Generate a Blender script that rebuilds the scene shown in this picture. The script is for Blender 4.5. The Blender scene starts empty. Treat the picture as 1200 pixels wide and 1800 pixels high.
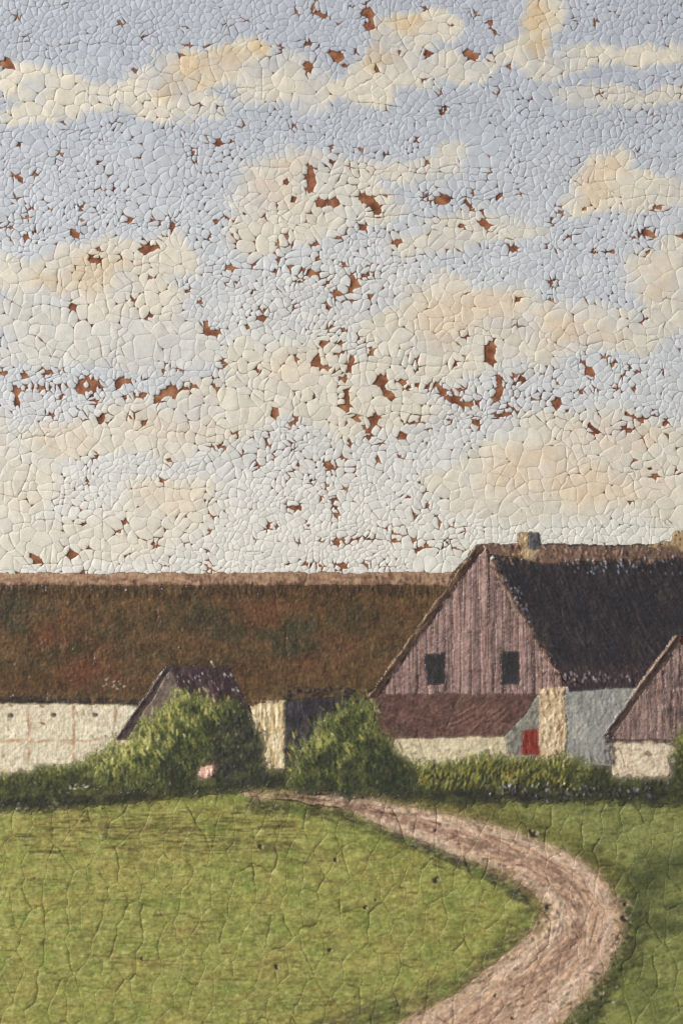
import bpy, math, random
import numpy as np
from mathutils import Vector
from mathutils.geometry import delaunay_2d_cdt

rng = np.random.default_rng(7)
random.seed(7)
scene = bpy.context.scene
col_main = scene.collection

# ------------------------------------------------------------------ camera
PX = 0.25e-3                 # one photograph pixel on the painting, metres
D = 1.0                      # camera distance
TILT = math.radians(8.0)     # camera looks slightly upwards at the hanging picture
Z0 = 1.45                    # height of the picture centre
FOCUS_V = 640.0
cam_d = bpy.data.cameras.new("camera")
cam = bpy.data.objects.new("camera", cam_d)
col_main.objects.link(cam)
cam_d.sensor_fit = 'VERTICAL'
cam_d.sensor_height = 36.0
cam_d.lens = 36.0 * D / (1800 * PX)
cam.location = (0, -D * math.cos(TILT), Z0 - D * math.sin(TILT))
cam.rotation_euler = (math.pi / 2 + TILT, 0, 0)
cam_d.clip_start = 0.01
cam_d.clip_end = 50
scene.camera = cam
_b = (900 - FOCUS_V) * PX / D
cam_d.dof.use_dof = True
cam_d.dof.focus_distance = D * math.cos(TILT) / (math.cos(TILT) - _b * math.sin(TILT))
cam_d.dof.aperture_fstop = 5.6

# ------------------------------------------------------------------ light
world = bpy.data.worlds.new("World")
scene.world = world
world.use_nodes = True
bg = world.node_tree.nodes["Background"]
bg.inputs[0].default_value = (0.95, 0.97, 1.0, 1)
bg.inputs[1].default_value = 0.41

def area(name, loc, target, size, power, color):
    l = bpy.data.lights.new(name, 'AREA')
    l.shape = 'SQUARE'
    l.size = size
    l.energy = power
    l.color = color
    o = bpy.data.objects.new(name, l)
    col_main.objects.link(o)
    o.location = loc
    o.rotation_euler = (Vector(target) - Vector(loc)).to_track_quat('-Z', 'Y').to_euler()
    return o
area("window_light", (-2.7, -1.35, Z0 + 1.35), (0, 0, Z0), 0.8, 160, (1.0, 0.965, 0.91))

vs = scene.view_settings
vs.view_transform = 'Standard'
vs.look = 'None'
vs.exposure = 0.0
vs.gamma = 1.0
scene.render.engine = 'CYCLES'
scene.cycles.max_bounces = 4

# ------------------------------------------------------------------ helpers
def W(u, v, h):
    """photograph position (u, v) and relief height h, both in pixels -> world"""
    u = np.asarray(u, float); v = np.asarray(v, float); h = np.asarray(h, float)
    b = (900 - v) * PX / D
    ct, st = math.cos(TILT), math.sin(TILT)
    t = D * ct / (ct - b * st)
    x = t * (u - 600) * PX / D
    z = -D * st + t * (st + b * ct)
    return np.stack([x, -h * PX, z + Z0], -1)

def hash2(ix, iy, seed):
    n = (ix.astype(np.int64) * 374761393 + iy.astype(np.int64) * 668265263 + seed * 1442695041) & 0xFFFFFFFF
    n = ((n ^ (n >> 13)) * 1274126177) & 0xFFFFFFFF
    n = (n ^ (n >> 16)) & 0xFFFFFFFF
    return n.astype(float) / 4294967295.0

def vnoise(x, y, seed=0):
    x = np.asarray(x, float); y = np.asarray(y, float)
    ix = np.floor(x); iy = np.floor(y)
    fx = x - ix; fy = y - iy
    fx = fx * fx * (3 - 2 * fx); fy = fy * fy * (3 - 2 * fy)
    a = hash2(ix, iy, seed); b = hash2(ix + 1, iy, seed)
    c = hash2(ix, iy + 1, seed); d = hash2(ix + 1, iy + 1, seed)
    return (a + (b - a) * fx) * (1 - fy) + (c + (d - c) * fx) * fy

def fbm(x, y, seed=0, octaves=4):
    s = 0; a = 1.0; t = 0
    for k in range(octaves):
        s = s + a * vnoise(x * 2 ** k + 17.3 * k, y * 2 ** k - 9.1 * k, seed + k)
        t += a; a *= 0.5
    return s / t

def sm(a, b, x):
    t = np.clip((x - a) / (b - a), 0, 1)
    return t * t * (3 - 2 * t)

def lin(c):
    c = np.asarray(c, float) / 255.0
    return np.where(c <= 0.04045, c / 12.92, ((c + 0.055) / 1.055) ** 2.4)

def make_mesh(name, verts, quads=None, tris=None, colors=None, smooth=True):
    me = bpy.data.meshes.new(name)
    nq = 0 if quads is None else len(quads)
    nt = 0 if tris is None else len(tris)
    me.vertices.add(len(verts))
    me.vertices.foreach_set("co", np.asarray(verts, np.float32).ravel())
    loops = []
    if nq: loops.append(np.asarray(quads, np.int32).ravel())
    if nt: loops.append(np.asarray(tris, np.int32).ravel())
    loops = np.concatenate(loops)
    me.loops.add(len(loops))
    me.loops.foreach_set("vertex_index", loops)
    me.polygons.add(nq + nt)
    starts = np.concatenate([np.arange(nq) * 4, nq * 4 + np.arange(nt) * 3]).astype(np.int32)
    me.polygons.foreach_set("loop_start", starts)
    me.polygons.foreach_set("use_smooth", np.full(nq + nt, smooth, bool))
    if colors is not None:
        a = me.color_attributes.new("paint", 'FLOAT_COLOR', 'POINT')
        c4 = np.ones((len(verts), 4), np.float32)
        c4[:, :3] = colors
        a.data.foreach_set("color", c4.ravel())
    me.update(calc_edges=True)
    return me

def add(name, me, mat, parent=None, label=None, kind=None):
    o = bpy.data.objects.new(name, me)
    col_main.objects.link(o)
    if me is not None and mat is not None:
        me.materials.append(mat)
    if parent is not None:
        o.parent = parent
    if label: o["label"] = label
    if kind: o["kind"] = kind
    return o

# ------------------------------------------------------------------ materials
def mat_nodes(name):
    m = bpy.data.materials.new(name)
    m.use_nodes = True
    nt = m.node_tree
    return m, nt, nt.nodes, nt.links, nt.nodes["Principled BSDF"]

def paint_material(name, rough, spec, grain, weave, bump_scale, bump_str):
    m, nt, N, L, bsdf = mat_nodes(name)
    at = N.new("ShaderNodeAttribute"); at.attribute_name = "paint"
    tc = N.new("ShaderNodeTexCoord")
    # fine grain of the pigment
    n1 = N.new("ShaderNodeTexNoise"); n1.inputs["Scale"].default_value = 1400; n1.inputs["Detail"].default_value = 3
    n2 = N.new("ShaderNodeTexNoise"); n2.inputs["Scale"].default_value = 260; n2.inputs["Detail"].default_value = 4
    for n in (n1, n2): L.new(tc.outputs["Object"], n.inputs["Vector"])
    mr = N.new("ShaderNodeMapRange"); mr.inputs[1].default_value = 0.3; mr.inputs[2].default_value = 0.7
    mr.inputs[3].default_value = 1 - grain; mr.inputs[4].default_value = 1 + grain
    L.new(n1.outputs["Fac"], mr.inputs[0])
    mr2 = N.new("ShaderNodeMapRange"); mr2.inputs[1].default_value = 0.3; mr2.inputs[2].default_value = 0.7
    mr2.inputs[3].default_value = 1 - grain * .7; mr2.inputs[4].default_value = 1 + grain * .7
    L.new(n2.outputs["Fac"], mr2.inputs[0])
    mm = N.new("ShaderNodeMath"); mm.operation = 'MULTIPLY'
    L.new(mr.outputs[0], mm.inputs[0]); L.new(mr2.outputs[0], mm.inputs[1])
    vm = N.new("ShaderNodeVectorMath"); vm.operation = 'SCALE'
    L.new(at.outputs["Color"], vm.inputs[0]); L.new(mm.outputs[0], vm.inputs["Scale"])
    L.new(vm.outputs[0], bsdf.inputs["Base Color"])
    # canvas weave under the paint
    weave *= .6
    mp = N.new("ShaderNodeMapping"); L.new(tc.outputs["Object"], mp.inputs["Vector"])
    wx = N.new("ShaderNodeTexWave"); wx.bands_direction = 'X'; wx.inputs["Scale"].default_value = 330; wx.inputs["Distortion"].default_value = 2.5
    wx.inputs["Detail"].default_value = 1; wx.inputs["Detail Scale"].default_value = .4
    wz = N.new("ShaderNodeTexWave"); wz.bands_direction = 'Z'; wz.inputs["Scale"].default_value = 330; wz.inputs["Distortion"].default_value = 2.5
    wz.inputs["Detail"].default_value = 1; wz.inputs["Detail Scale"].default_value = .4
    L.new(mp.outputs[0], wx.inputs["Vector"]); L.new(mp.outputs[0], wz.inputs["Vector"])
    s1 = N.new("ShaderNodeMath"); s1.operation = 'ADD'
    L.new(wx.outputs["Fac"], s1.inputs[0]); L.new(wz.outputs["Fac"], s1.inputs[1])
    s2 = N.new("ShaderNodeMath"); s2.operation = 'MULTIPLY'; s2.inputs[1].default_value = weave
    L.new(s1.outputs[0], s2.inputs[0])
    n3 = N.new("ShaderNodeTexNoise"); n3.inputs["Scale"].default_value = bump_scale; n3.inputs["Detail"].default_value = 4
    L.new(tc.outputs["Object"], n3.inputs["Vector"])
    s3 = N.new("ShaderNodeMath"); s3.operation = 'ADD'
    L.new(s2.outputs[0], s3.inputs[0]); L.new(n3.outputs["Fac"], s3.inputs[1])
    bp = N.new("ShaderNodeBump"); bp.inputs["Strength"].default_value = bump_str; bp.inputs["Distance"].default_value = 0.00025
    L.new(s3.outputs[0], bp.inputs["Height"])
    L.new(bp.outputs[0], bsdf.inputs["Normal"])
    bsdf.inputs["Roughness"].default_value = rough
    bsdf.inputs["Specular IOR Level"].default_value = spec
    return m

MAT_SKY = paint_material("sky_paint", 0.55, 0.30, 0.05, 0.08, 420, 0.55)
MAT_OIL = paint_material("oil_paint", 0.36, 0.45, 0.10, 0.10, 620, 0.75)
MAT_LAWN = paint_material("lawn_paint", 0.50, 0.30, 0.11, 0.10, 620, 0.7)
MAT_DARK = paint_material("varnished_dark_paint", 0.28, 0.50, 0.14, 0.15, 620, 0.85)

def ground_material():
    m, nt, N, L, bsdf = mat_nodes("brown_ground")
    tc = N.new("ShaderNodeTexCoord")
    n1 = N.new("ShaderNodeTexNoise"); n1.inputs["Scale"].default_value = 190; n1.inputs["Detail"].default_value = 6
    L.new(tc.outputs["Object"], n1.inputs["Vector"])
    r = N.new("ShaderNodeValToRGB")
    e = r.color_ramp.elements
    e[0].position = 0.33; e[0].color = (*lin((88, 52, 34)), 1)
    e[1].position = 0.68; e[1].color = (*lin((168, 122, 86)), 1)
    x = e.new(0.5); x.color = (*lin((138, 84, 55)), 1)
    L.new(n1.outputs["Fac"], r.inputs[0]); L.new(r.outputs[0], bsdf.inputs["Base Color"])
    n2 = N.new("ShaderNodeTexNoise"); n2.inputs["Scale"].default_value = 900; n2.inputs["Detail"].default_value = 3
    L.new(tc.outputs["Object"], n2.inputs["Vector"])
    bp = N.new("ShaderNodeBump"); bp.inputs["Strength"].default_value = .6; bp.inputs["Distance"].default_value = .0002
    L.new(n2.outputs["Fac"], bp.inputs["Height"]); L.new(bp.outputs[0], bsdf.inputs["Normal"])
    bsdf.inputs["Roughness"].default_value = .8
    return m
MAT_GROUND = ground_material()

def wall_material():
    m, nt, N, L, bsdf = mat_nodes("wall_plaster")
    tc = N.new("ShaderNodeTexCoord")
    n1 = N.new("ShaderNodeTexNoise"); n1.inputs["Scale"].default_value = 40; n1.inputs["Detail"].default_value = 5
    L.new(tc.outputs["Object"], n1.inputs["Vector"])
    r = N.new("ShaderNodeValToRGB")
    r.color_ramp.elements[0].color = (.52, .50, .46, 1); r.color_ramp.elements[1].color = (.62, .60, .56, 1)
    L.new(n1.outputs["Fac"], r.inputs[0]); L.new(r.outputs[0], bsdf.inputs["Base Color"])
    bp = N.new("ShaderNodeBump"); bp.inputs["Strength"].default_value = .3; bp.inputs["Distance"].default_value = .002
    L.new(n1.outputs["Fac"], bp.inputs["Height"]); L.new(bp.outputs[0], bsdf.inputs["Normal"])
    bsdf.inputs["Roughness"].default_value = .9
    return m

# ------------------------------------------------------------------ setting: the wall it hangs on
U0, U1, V0, V1 = -80, 1280, -80, 1880
DEPTH = 0.02
wv = np.array([[-1.5, DEPTH, Z0 - 1.2], [1.5, DEPTH, Z0 - 1.2], [1.5, DEPTH, Z0 + 1.2], [-1.5, DEPTH, Z0 + 1.2],
               [-1.5, DEPTH + .1, Z0 - 1.2], [1.5, DEPTH + .1, Z0 - 1.2], [1.5, DEPTH + .1, Z0 + 1.2], [-1.5, DEPTH + .1, Z0 + 1.2]])
wq = [[0, 1, 2, 3], [5, 4, 7, 6], [4, 0, 3, 7], [1, 5, 6, 2], [3, 2, 6, 7], [4, 5, 1, 0]]
wall = add("wall", make_mesh("wall", wv, wq, smooth=False), wall_material(), kind="structure")

# ------------------------------------------------------------------ the painting
painting = add("oil_painting", None, None)
painting["label"] = "old cracked oil painting of thatched farm buildings under a cloudy sky"
painting["category"] = "painting"

# canvas with brown ground, folded round the stretcher
def canvas():
    nu, nv = 24, 34
    us = np.linspace(U0, U1, nu); vv = np.linspace(V0, V1, nv)
    uu, v2 = np.meshgrid(us, vv)
    front = W(uu.ravel(), v2.ravel(), np.zeros(uu.size))
    back = front.copy(); back[:, 1] = DEPTH
    idx = np.arange(nu * nv).reshape(nv, nu)
    q = np.stack([idx[:-1, :-1], idx[1:, :-1], idx[1:, 1:], idx[:-1, 1:]], -1).reshape(-1, 4)
    n = nu * nv
    qb = (q + n)[:, ::-1]
    sides = []
    ring = list(idx[0, :]) + list(idx[1:, -1]) + list(idx[-1, -2::-1]) + list(idx[-2:0:-1, 0])
    for i in range(len(ring)):
        a, b = ring[i], ring[(i + 1) % len(ring)]
        sides.append([a, b, b + n, a + n])
    return make_mesh("canvas", np.concatenate([front, back]), np.concatenate([q, qb, np.array(sides)]), smooth=False)
add("canvas", canvas(), MAT_GROUND, painting, label="brown primed canvas showing where the sky paint has flaked off")

# ---------------------------------------------------------------- sky colours
# each cloud: ellipses (x, y, rx, ry) and warm cores
CLOUDS = [
 ("long cream cloud with an orange middle at the upper left",
  [(50,150,75,45),(130,165,90,36),(210,172,80,32),(260,165,70,40),(330,130,72,50),(400,108,80,34),(445,98,42,28),(490,145,90,45),(560,160,60,38),(300,190,120,26),(60,205,60,16)],
  [(340,112,60,26),(405,104,45,22),(320,150,60,32),(465,85,18,18)], 1.0),
 ("cream cloud with an ochre left edge at the top",
  [(700,75,58,60),(765,48,40,38),(660,112,40,40),(715,125,70,40),(640,158,62,30),(800,118,60,24),(870,108,60,22)],
  [(652,85,22,36),(700,45,45,22),(680,100,40,25)], 1.0),
 ("tall cream cloud at the upper right",
  [(950,28,50,42),(940,85,48,50),(980,118,80,22),(1050,92,66,24),(1150,88,70,22),(1220,88,60,22)],
  [(938,32,36,24),(960,80,30,30)], 1.0),
 ("thin pale cloud streak at the right", [(1040,178,68,24),(1100,172,70,22),(1190,166,60,20)], [], 0.75),
 ("ragged cream cloud full of brown losses above the centre",
  [(480,340,82,60),(520,305,58,44),(620,315,70,38),(800,272,34,22),(560,370,120,56),(450,405,60,46),(640,365,72,48),(740,302,90,30),(850,398,120,26),(760,430,90,24)],
  [(470,345,60,40),(520,300,40,30)], 0.85),
 ("peach cloud with a bright rim at the right",
  [(1060,318,56,48),(1095,292,40,28),(1020,348,40,28),(1150,328,80,32),(1110,352,90,24),(1230,330,60,40)],
  [(1050,322,46,38),(1085,300,30,24)], 1.0),
 ("yellowish cloud at the left edge",
  [(160,470,110,46),(50,490,84,38),(240,480,60,44),(200,438,70,26),(300,455,64,36),(230,520,110,40)],
  [(165,475,80,34),(105,500,40,30)], 0.95),
 ("greyish cream cloud with large smooth flakes at the left",
  [(60,555,90,36),(150,585,150,56),(260,600,110,60),(300,615,80,46),(90,620,90,30)], [], 0.6),
 ("warm cloud bank low on the left",
  [(260,750,130,56),(330,728,90,56),(110,782,90,40),(180,762,80,40),(30,850,80,56),(400,745,60,40),(-30,780,60,60)],
  [(110,775,60,30),(300,745,70,30)], 0.9),
 ("cream cloud left of the centre",
  [(500,652,92,56),(552,640,60,56),(440,690,70,50),(560,700,70,40),(430,620,40,40)], [(520,650,60,36)], 0.9),
 ("broad peach cloud right of the centre",
  [(700,590,62,62),(780,540,92,58),(865,540,92,46),(850,600,150,56),(760,628,130,44),(960,590,100,50),(1000,565,90,36),(1090,592,90,38),(690,650,90,40),(660,720,110,44)],
  [(780,560,80,46),(860,545,60,36),(1000,580,80,30)], 0.95),
 ("peach cloud at the right edge",
  [(1155,490,62,50),(1200,450,50,44),(1130,472,40,38),(1190,545,50,44),(1250,500,60,70)], [(1150,490,50,36)], 1.0),
 ("large peach cloud low on the right",
  [(820,852,80,38),(900,832,110,60),(985,790,104,66),(1080,770,92,60),(1050,868,150,56),(1190,880,70,60),(1155,800,74,60),(900,890,130,36),(1250,830,60,80)],
  [(940,830,90,44),(1060,850,120,40),(1080,770,60,40)], 1.0),
 ("pale cloud above the barn roof at the left",
  [(300,872,84,32),(280,915,104,40),(180,952,130,40),(60,962,94,46),(10,900,64,56),(-40,950,60,60)], [(300,880,60,24)], 0.85),
]

def cloud_masks(u, v):
    wu = u + 70 * (fbm(u / 60, v / 45, 3) - .5) + 12 * (vnoise(u / 9, v / 9, 31) - .5)
    wv_ = v + 50 * (fbm(u / 60, v / 45, 5) - .5) + 12 * (vnoise(u / 9, v / 9, 37) - .5)
    outs = []
    for lab, ells, cores, st in CLOUDS:
        d = np.full(np.shape(u), 9.0); c = np.full(np.shape(u), 9.0)
        for x, y, a, b in ells:
            d = np.minimum(d, np.hypot((wu - x) / a, (wv_ - y) / b))
        for x, y, a, b in cores:
            c = np.minimum(c, np.hypot((wu - x) / a, (wv_ - y) / b))
        outs.append((sm(1.18, 0.66, d) * st, sm(1.35, 0.35, c)))
    return outs

def mixc(a, b, t):
    return a + (b - a) * np.asarray(t)[..., None]

def sky_color_exact(u, v):
    u = np.asarray(u, float); v = np.asarray(v, float)
    n = fbm(u / 130, v / 60, 11)
    top = lin((179, 184, 192)); mid = lin((201, 203, 205)); low = lin((219, 215, 206))
    c = mixc(np.broadcast_to(top, u.shape + (3,)), mid, sm(100, 560, v))
    c = mixc(c, low, sm(600, 960, v))
    # the lower middle is whiter and warmer than the blue above
    c = mixc(c, lin((212, 209, 200)), .8 * sm(1, .3, np.hypot((u - 620) / 380, (v - 640) / 260)))
    c = mixc(c, lin((187, 191, 198)), .5 * sm(.45, .75, n) * sm(900, 500, v))
    cm = np.zeros(u.shape); best = np.full(u.shape, -1)
    for k, (m, core) in enumerate(cloud_masks(u, v)):
        cream = lin((217, 208, 189))
        peach = lin((209, 183, 143)) if k in (0, 1, 2, 6) else lin((222, 199, 168))
        cc = mixc(np.broadcast_to(cream, u.shape + (3,)), peach, core * (0.85 if k in (0, 1, 2, 5, 10, 12) else .6))
        t = m * np.clip(.25 + 1.3 * fbm(u / 55, v / 38, 40 + k, 3), .3, 1.0) * (.9 if k > 6 else .94)
        c = mixc(c, cc, np.clip(t, 0, 1))
        best = np.where((m > .5) & (m > cm), k, best)
        cm = np.maximum(cm, m)
    # cool grey brushing inside the greyish cloud, pale greenish line above the house ridge
    c = mixc(c, lin((218, 215, 203)), .7 * sm(912, 930, v) * sm(640, 760, u))
    # streaky brushwork
    s = fbm(u / 40, v / 7, 71)
    c = c * (1 + .07 * (s - .5))[..., None]
    return c, cm, best

_su = np.arange(U0 - 40, U1 + 42, 2.0); _sv = np.arange(V0 - 40, 1062, 2.0)
_SU, _SV = np.meshgrid(_su, _sv)
_SC, _SM, _SB = sky_color_exact(_SU, _SV)
def sky_color(u, v):
    x = np.clip((np.asarray(u, float) - _su[0]) / 2, 0, len(_su) - 1.01); y = np.clip((np.asarray(v, float) - _sv[0]) / 2, 0, len(_sv) - 1.01)
    i = x.astype(int); j = y.astype(int); fx = (x - i)[:, None]; fy = (y - j)[:, None]
    c = (_SC[j, i] * (1 - fx) + _SC[j, i + 1] * fx) * (1 - fy) + (_SC[j + 1, i] * (1 - fx) + _SC[j + 1, i + 1] * fx) * fy
    return c, _SM[j, i], _SB[j, i]

# ---------------------------------------------------------------- losses in the sky paint (read off the photograph)
def sc(ox, oy, text):
    out = []
    for item in text.split(';'):
        item = item.strip()
        if not item: continue
        pts, r = item.split('r')
        p = [tuple(float(t) for t in q.split(',')) for q in pts.split()]
        p = [(ox + x / 2, oy + y / 2) for x, y in p]
        out.append((p, float(r) / 2))
    return out
LOSSES = []
LOSSES += sc(0, 0, "1100,15 1110,45 1145,60 r8;1045,42 r6;235,18 r5;60,62 r4;425,78 r8;798,90 r5;862,72 r4;825,110 r4;660,100 r4;505,127 r4;100,135 r3;417,188 r4;662,158 r6;640,193 r5;10,222 35,225 r12;1060,150 1085,158 1105,165 r7;1105,212 r6;1070,220 1090,265 r7;1170,195 1195,205 r8;1190,85 r6;695,375 r7;778,385 r4;290,410 r6;405,432 r5;228,445 r4;470,243 r3;735,170 r4;985,175 r4;1030,440 r7;770,500 r8;730,488 r4;815,495 r5;915,488 r5;850,435 r3;680,535 r6;692,568 r6;70,510 r5;220,540 r7;210,572 r4;348,570 r6;385,605 r6;400,648 r4;490,545 r4;60,620 75,630 r6;127,615 r8;345,672 r4;500,640 r4;60,690 r3;290,730 r4;110,735 r4;100,765 r6;40,800 r7;90,835 r10;270,825 r12;325,745 r4;290,775 r4;380,790 r5;455,775 r10;535,770 r8;610,775 605,815 r8;565,790 r5;680,805 r4;760,780 r8;740,832 r8;830,770 r6;825,825 r10;790,765 r4;500,845 r4;345,880 r5;500,880 545,872 r9;10,768 r6;10,805 r6;40,850 r5;125,815 r4;575,835 r4;1090,595 1100,640 1090,670 r14;1005,640 r10;1030,700 r14;1120,720 1180,710 r12;975,720 r6;1090,765 r9;930,762 r6;860,750 r4;1165,765 r8;1010,830 r6;1105,860 r8;1000,862 r4;975,860 r4;1190,835 r8;1030,865 r4;1165,570 r7;1168,520 r5;1145,585 r5")
LOSSES += sc(600, 0, "75,45 95,40 105,75 r7;90,10 r5;100,97 r8;35,20 r5;295,28 r6;388,90 r6;470,45 r6;520,78 r6;530,85 540,120 r6;300,190 r14;208,185 r7;122,240 r7;90,222 r4;440,192 475,197 r10;518,220 r5;585,235 r4;525,190 r3;95,298 r4;295,280 r3;12,230 r8;5,190 r5;50,180 r3;510,15 r3;890,78 r4;820,68 r4;815,97 r3;905,215 r4;1030,243 r7;350,330 r5;345,392 r6;366,388 r5;168,380 r4;545,322 r4;622,350 r3;640,393 r6;915,330 r5;755,360 r3;275,435 r6;262,495 r4;70,527 r9;150,542 r7;302,570 r7;1122,428 r4;1190,345 r3;825,572 r3;100,595 r9;30,583 r4;58,617 r5;45,645 r4;5,632 r5;1080,610 r3;1040,530 r3;75,690 105,710 130,745 r16;75,800 r14;155,690 r7;135,820 r6;198,850 r10;300,688 r8;330,710 370,695 r14;435,705 460,735 r7;455,683 r5;495,745 r5;420,795 r12;495,775 515,800 r10;550,697 r4;628,690 r4;520,610 r3;315,822 r6;18,818 r5;385,885 r6;415,880 r4;465,825 r4;605,875 r14;590,860 r8;770,745 r7;800,745 r6;855,735 r9;735,785 r4;720,873 r6;795,830 r4;830,815 r3;755,890 r5;890,888 r6;930,885 955,887 r6;1065,815 1085,825 r13;1100,730 1135,733 r6;1190,830 r6;1075,888 r10;1030,835 r4;480,865 r4")
LOSSES += sc(0, 450, "315,12 350,18 r9;60,40 r6;255,40 r4;420,5 r4;535,80 r8;660,125 r9;740,42 r6;805,42 825,42 r8;895,32 r7;965,50 r6;1015,40 r8;1065,50 1120,65 r7;1140,68 r6;1050,90 r8;985,110 r7;975,15 r5;1115,8 r7;1155,95 r8;1185,130 r14;1150,180 r10;830,95 r5;795,95 r3;710,162 r8;620,165 r4;465,157 r5;260,180 r7;532,210 r10;598,210 r5;625,90 r3;150,288 r3;720,235 725,268 765,272 r11;930,190 r5;920,220 r6;1030,180 r5;885,132 r4;1158,250 r8;1135,310 r12;1195,305 r10;1050,362 r10;1110,365 1135,390 1175,400 r8;785,380 r8;910,405 r8;1175,345 r8;560,370 r5;590,382 r5;870,255 r3;895,315 r3;15,412 r5;85,425 r8;155,415 175,413 r7;210,405 r3;55,462 62,490 60,520 r7;95,465 230,465 r5;215,470 r9;215,500 r10;285,440 310,432 350,460 r7;275,468 310,470 335,505 r7;290,435 r6;425,440 475,442 r7;420,460 r6;510,432 r6;440,498 r8;470,485 510,490 r7;555,500 580,480 615,470 r14;650,468 690,462 r6;755,460 r8;750,430 r4;685,512 r5;125,528 r6;160,550 200,562 r6;262,550 r8;298,565 r6;355,575 380,570 r6;462,565 r6;510,588 r10;480,548 r4;415,540 r3;640,405 r3;575,405 r4;965,555 r10;1025,590 1045,578 r9;945,630 r5;860,585 r4;1050,488 r6;1105,498 r4;825,635 r9;750,670 790,672 r5;860,690 r5;940,660 r4;965,690 r6;598,717 r6;340,705 r6;305,790 r6;520,795 r4;570,790 r9;725,860 r5;900,740 r8;1045,735 r9;1030,770 r7;1025,685 r5;1150,735 1170,745 r12;1155,812 r9;1095,790 r5;1130,855 r5;1170,858 r8;1025,885 1050,885 r9;1175,890 r8;485,882 r6;195,867 r4;100,857 r3;65,720 r3;1135,595 r5;1020,655 r5;680,790 r3")
LOSSES += sc(600, 450, "40,70 50,105 30,118 r9;45,148 r8;75,70 105,65 r6;100,140 r9;8,28 r6;95,35 r5;5,150 r6;10,262 r8;60,290 r6;98,315 105,345 r8;265,365 r6;40,360 20,410 10,440 r9;15,470 22,545 r10;8,340 r5;20,590 r7;138,420 145,460 155,490 178,492 r8;205,435 235,462 262,458 r9;290,462 330,455 r7;335,450 355,480 385,505 425,522 475,518 r9;375,490 430,465 r5;525,305 522,370 r12;555,425 555,470 540,510 r10;600,415 640,435 r9;610,450 r5;480,468 r8;478,438 r5;545,565 590,555 r8;585,535 r6;610,540 r5;480,590 r10;470,575 r5;620,485 r4;688,495 r7;740,512 765,520 r7;790,545 r5;380,577 r5;240,590 275,577 r6;120,560 115,590 90,625 r9;135,590 r8;50,570 80,600 r5;100,640 r5;218,635 r10;215,580 r3;28,655 r10;135,660 r7;5,715 r7;128,715 r8;35,755 r5;208,705 r5;735,95 r7;745,85 r5;735,150 r5;620,155 r12;622,248 r6;860,155 r5;405,315 r6;430,355 r4;440,135 r4;1070,228 r7;850,375 r7;875,415 r12;925,358 r7;955,382 r8;760,450 r6;842,480 r8;790,470 r4;800,482 r4;995,428 r8;1015,395 r6;1040,402 r6;890,470 r4;960,465 r4;1030,465 r4;825,565 r9;900,555 r5;870,595 900,620 r8;1000,555 1030,570 1065,585 r7;985,600 1010,615 r9;1135,590 r9;1140,632 r4;1100,560 r4;1130,412 r4;1035,735 r11;1075,735 1100,775 r10;1195,660 r5;1055,650 r3;950,855 r5;1015,870 r6;278,797 r7;240,847 r6;305,875 r7;215,845 r5;300,825 r4;15,820 r6;755,410 r4;405,385 r4;430,280 r3;270,400 r6;685,575 r4;1180,755 r5;310,610 r3")
LOSSES += sc(0, 900, "295,45 r8;440,38 r8;418,70 r8;540,112 r11;315,127 r8;258,150 r14;110,155 135,175 r10;295,212 r5;505,110 r4;570,95 r4;618,10 r5;745,15 r4;735,65 r4;725,185 738,205 r5;650,103 r4;585,190 r6;940,50 960,54 r6;1085,45 r9;1045,100 r6;1185,105 r14;1130,97 r4;1070,182 1130,192 r6;1190,185 r8;1012,185 r5;975,97 r3;60,212 r4;580,65 r3;668,60 r3;895,95 r3;450,148 r3;1180,10 r11;730,135 r4")
LOSSES += sc(600, 900, "0,97 60,95 r4;95,95 r5;125,90 r4;258,12 r8;218,68 r8;190,75 r4;185,100 r8;255,100 r5;262,135 280,128 r6;300,120 r5;345,45 r5;390,45 r4;400,125 r7;375,105 r4;355,125 r4;10,190 r10;90,187 r7;165,207 r5;485,8 r5;160,55 r4;330,15 r5;430,70 r4;340,145 r4")

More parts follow.
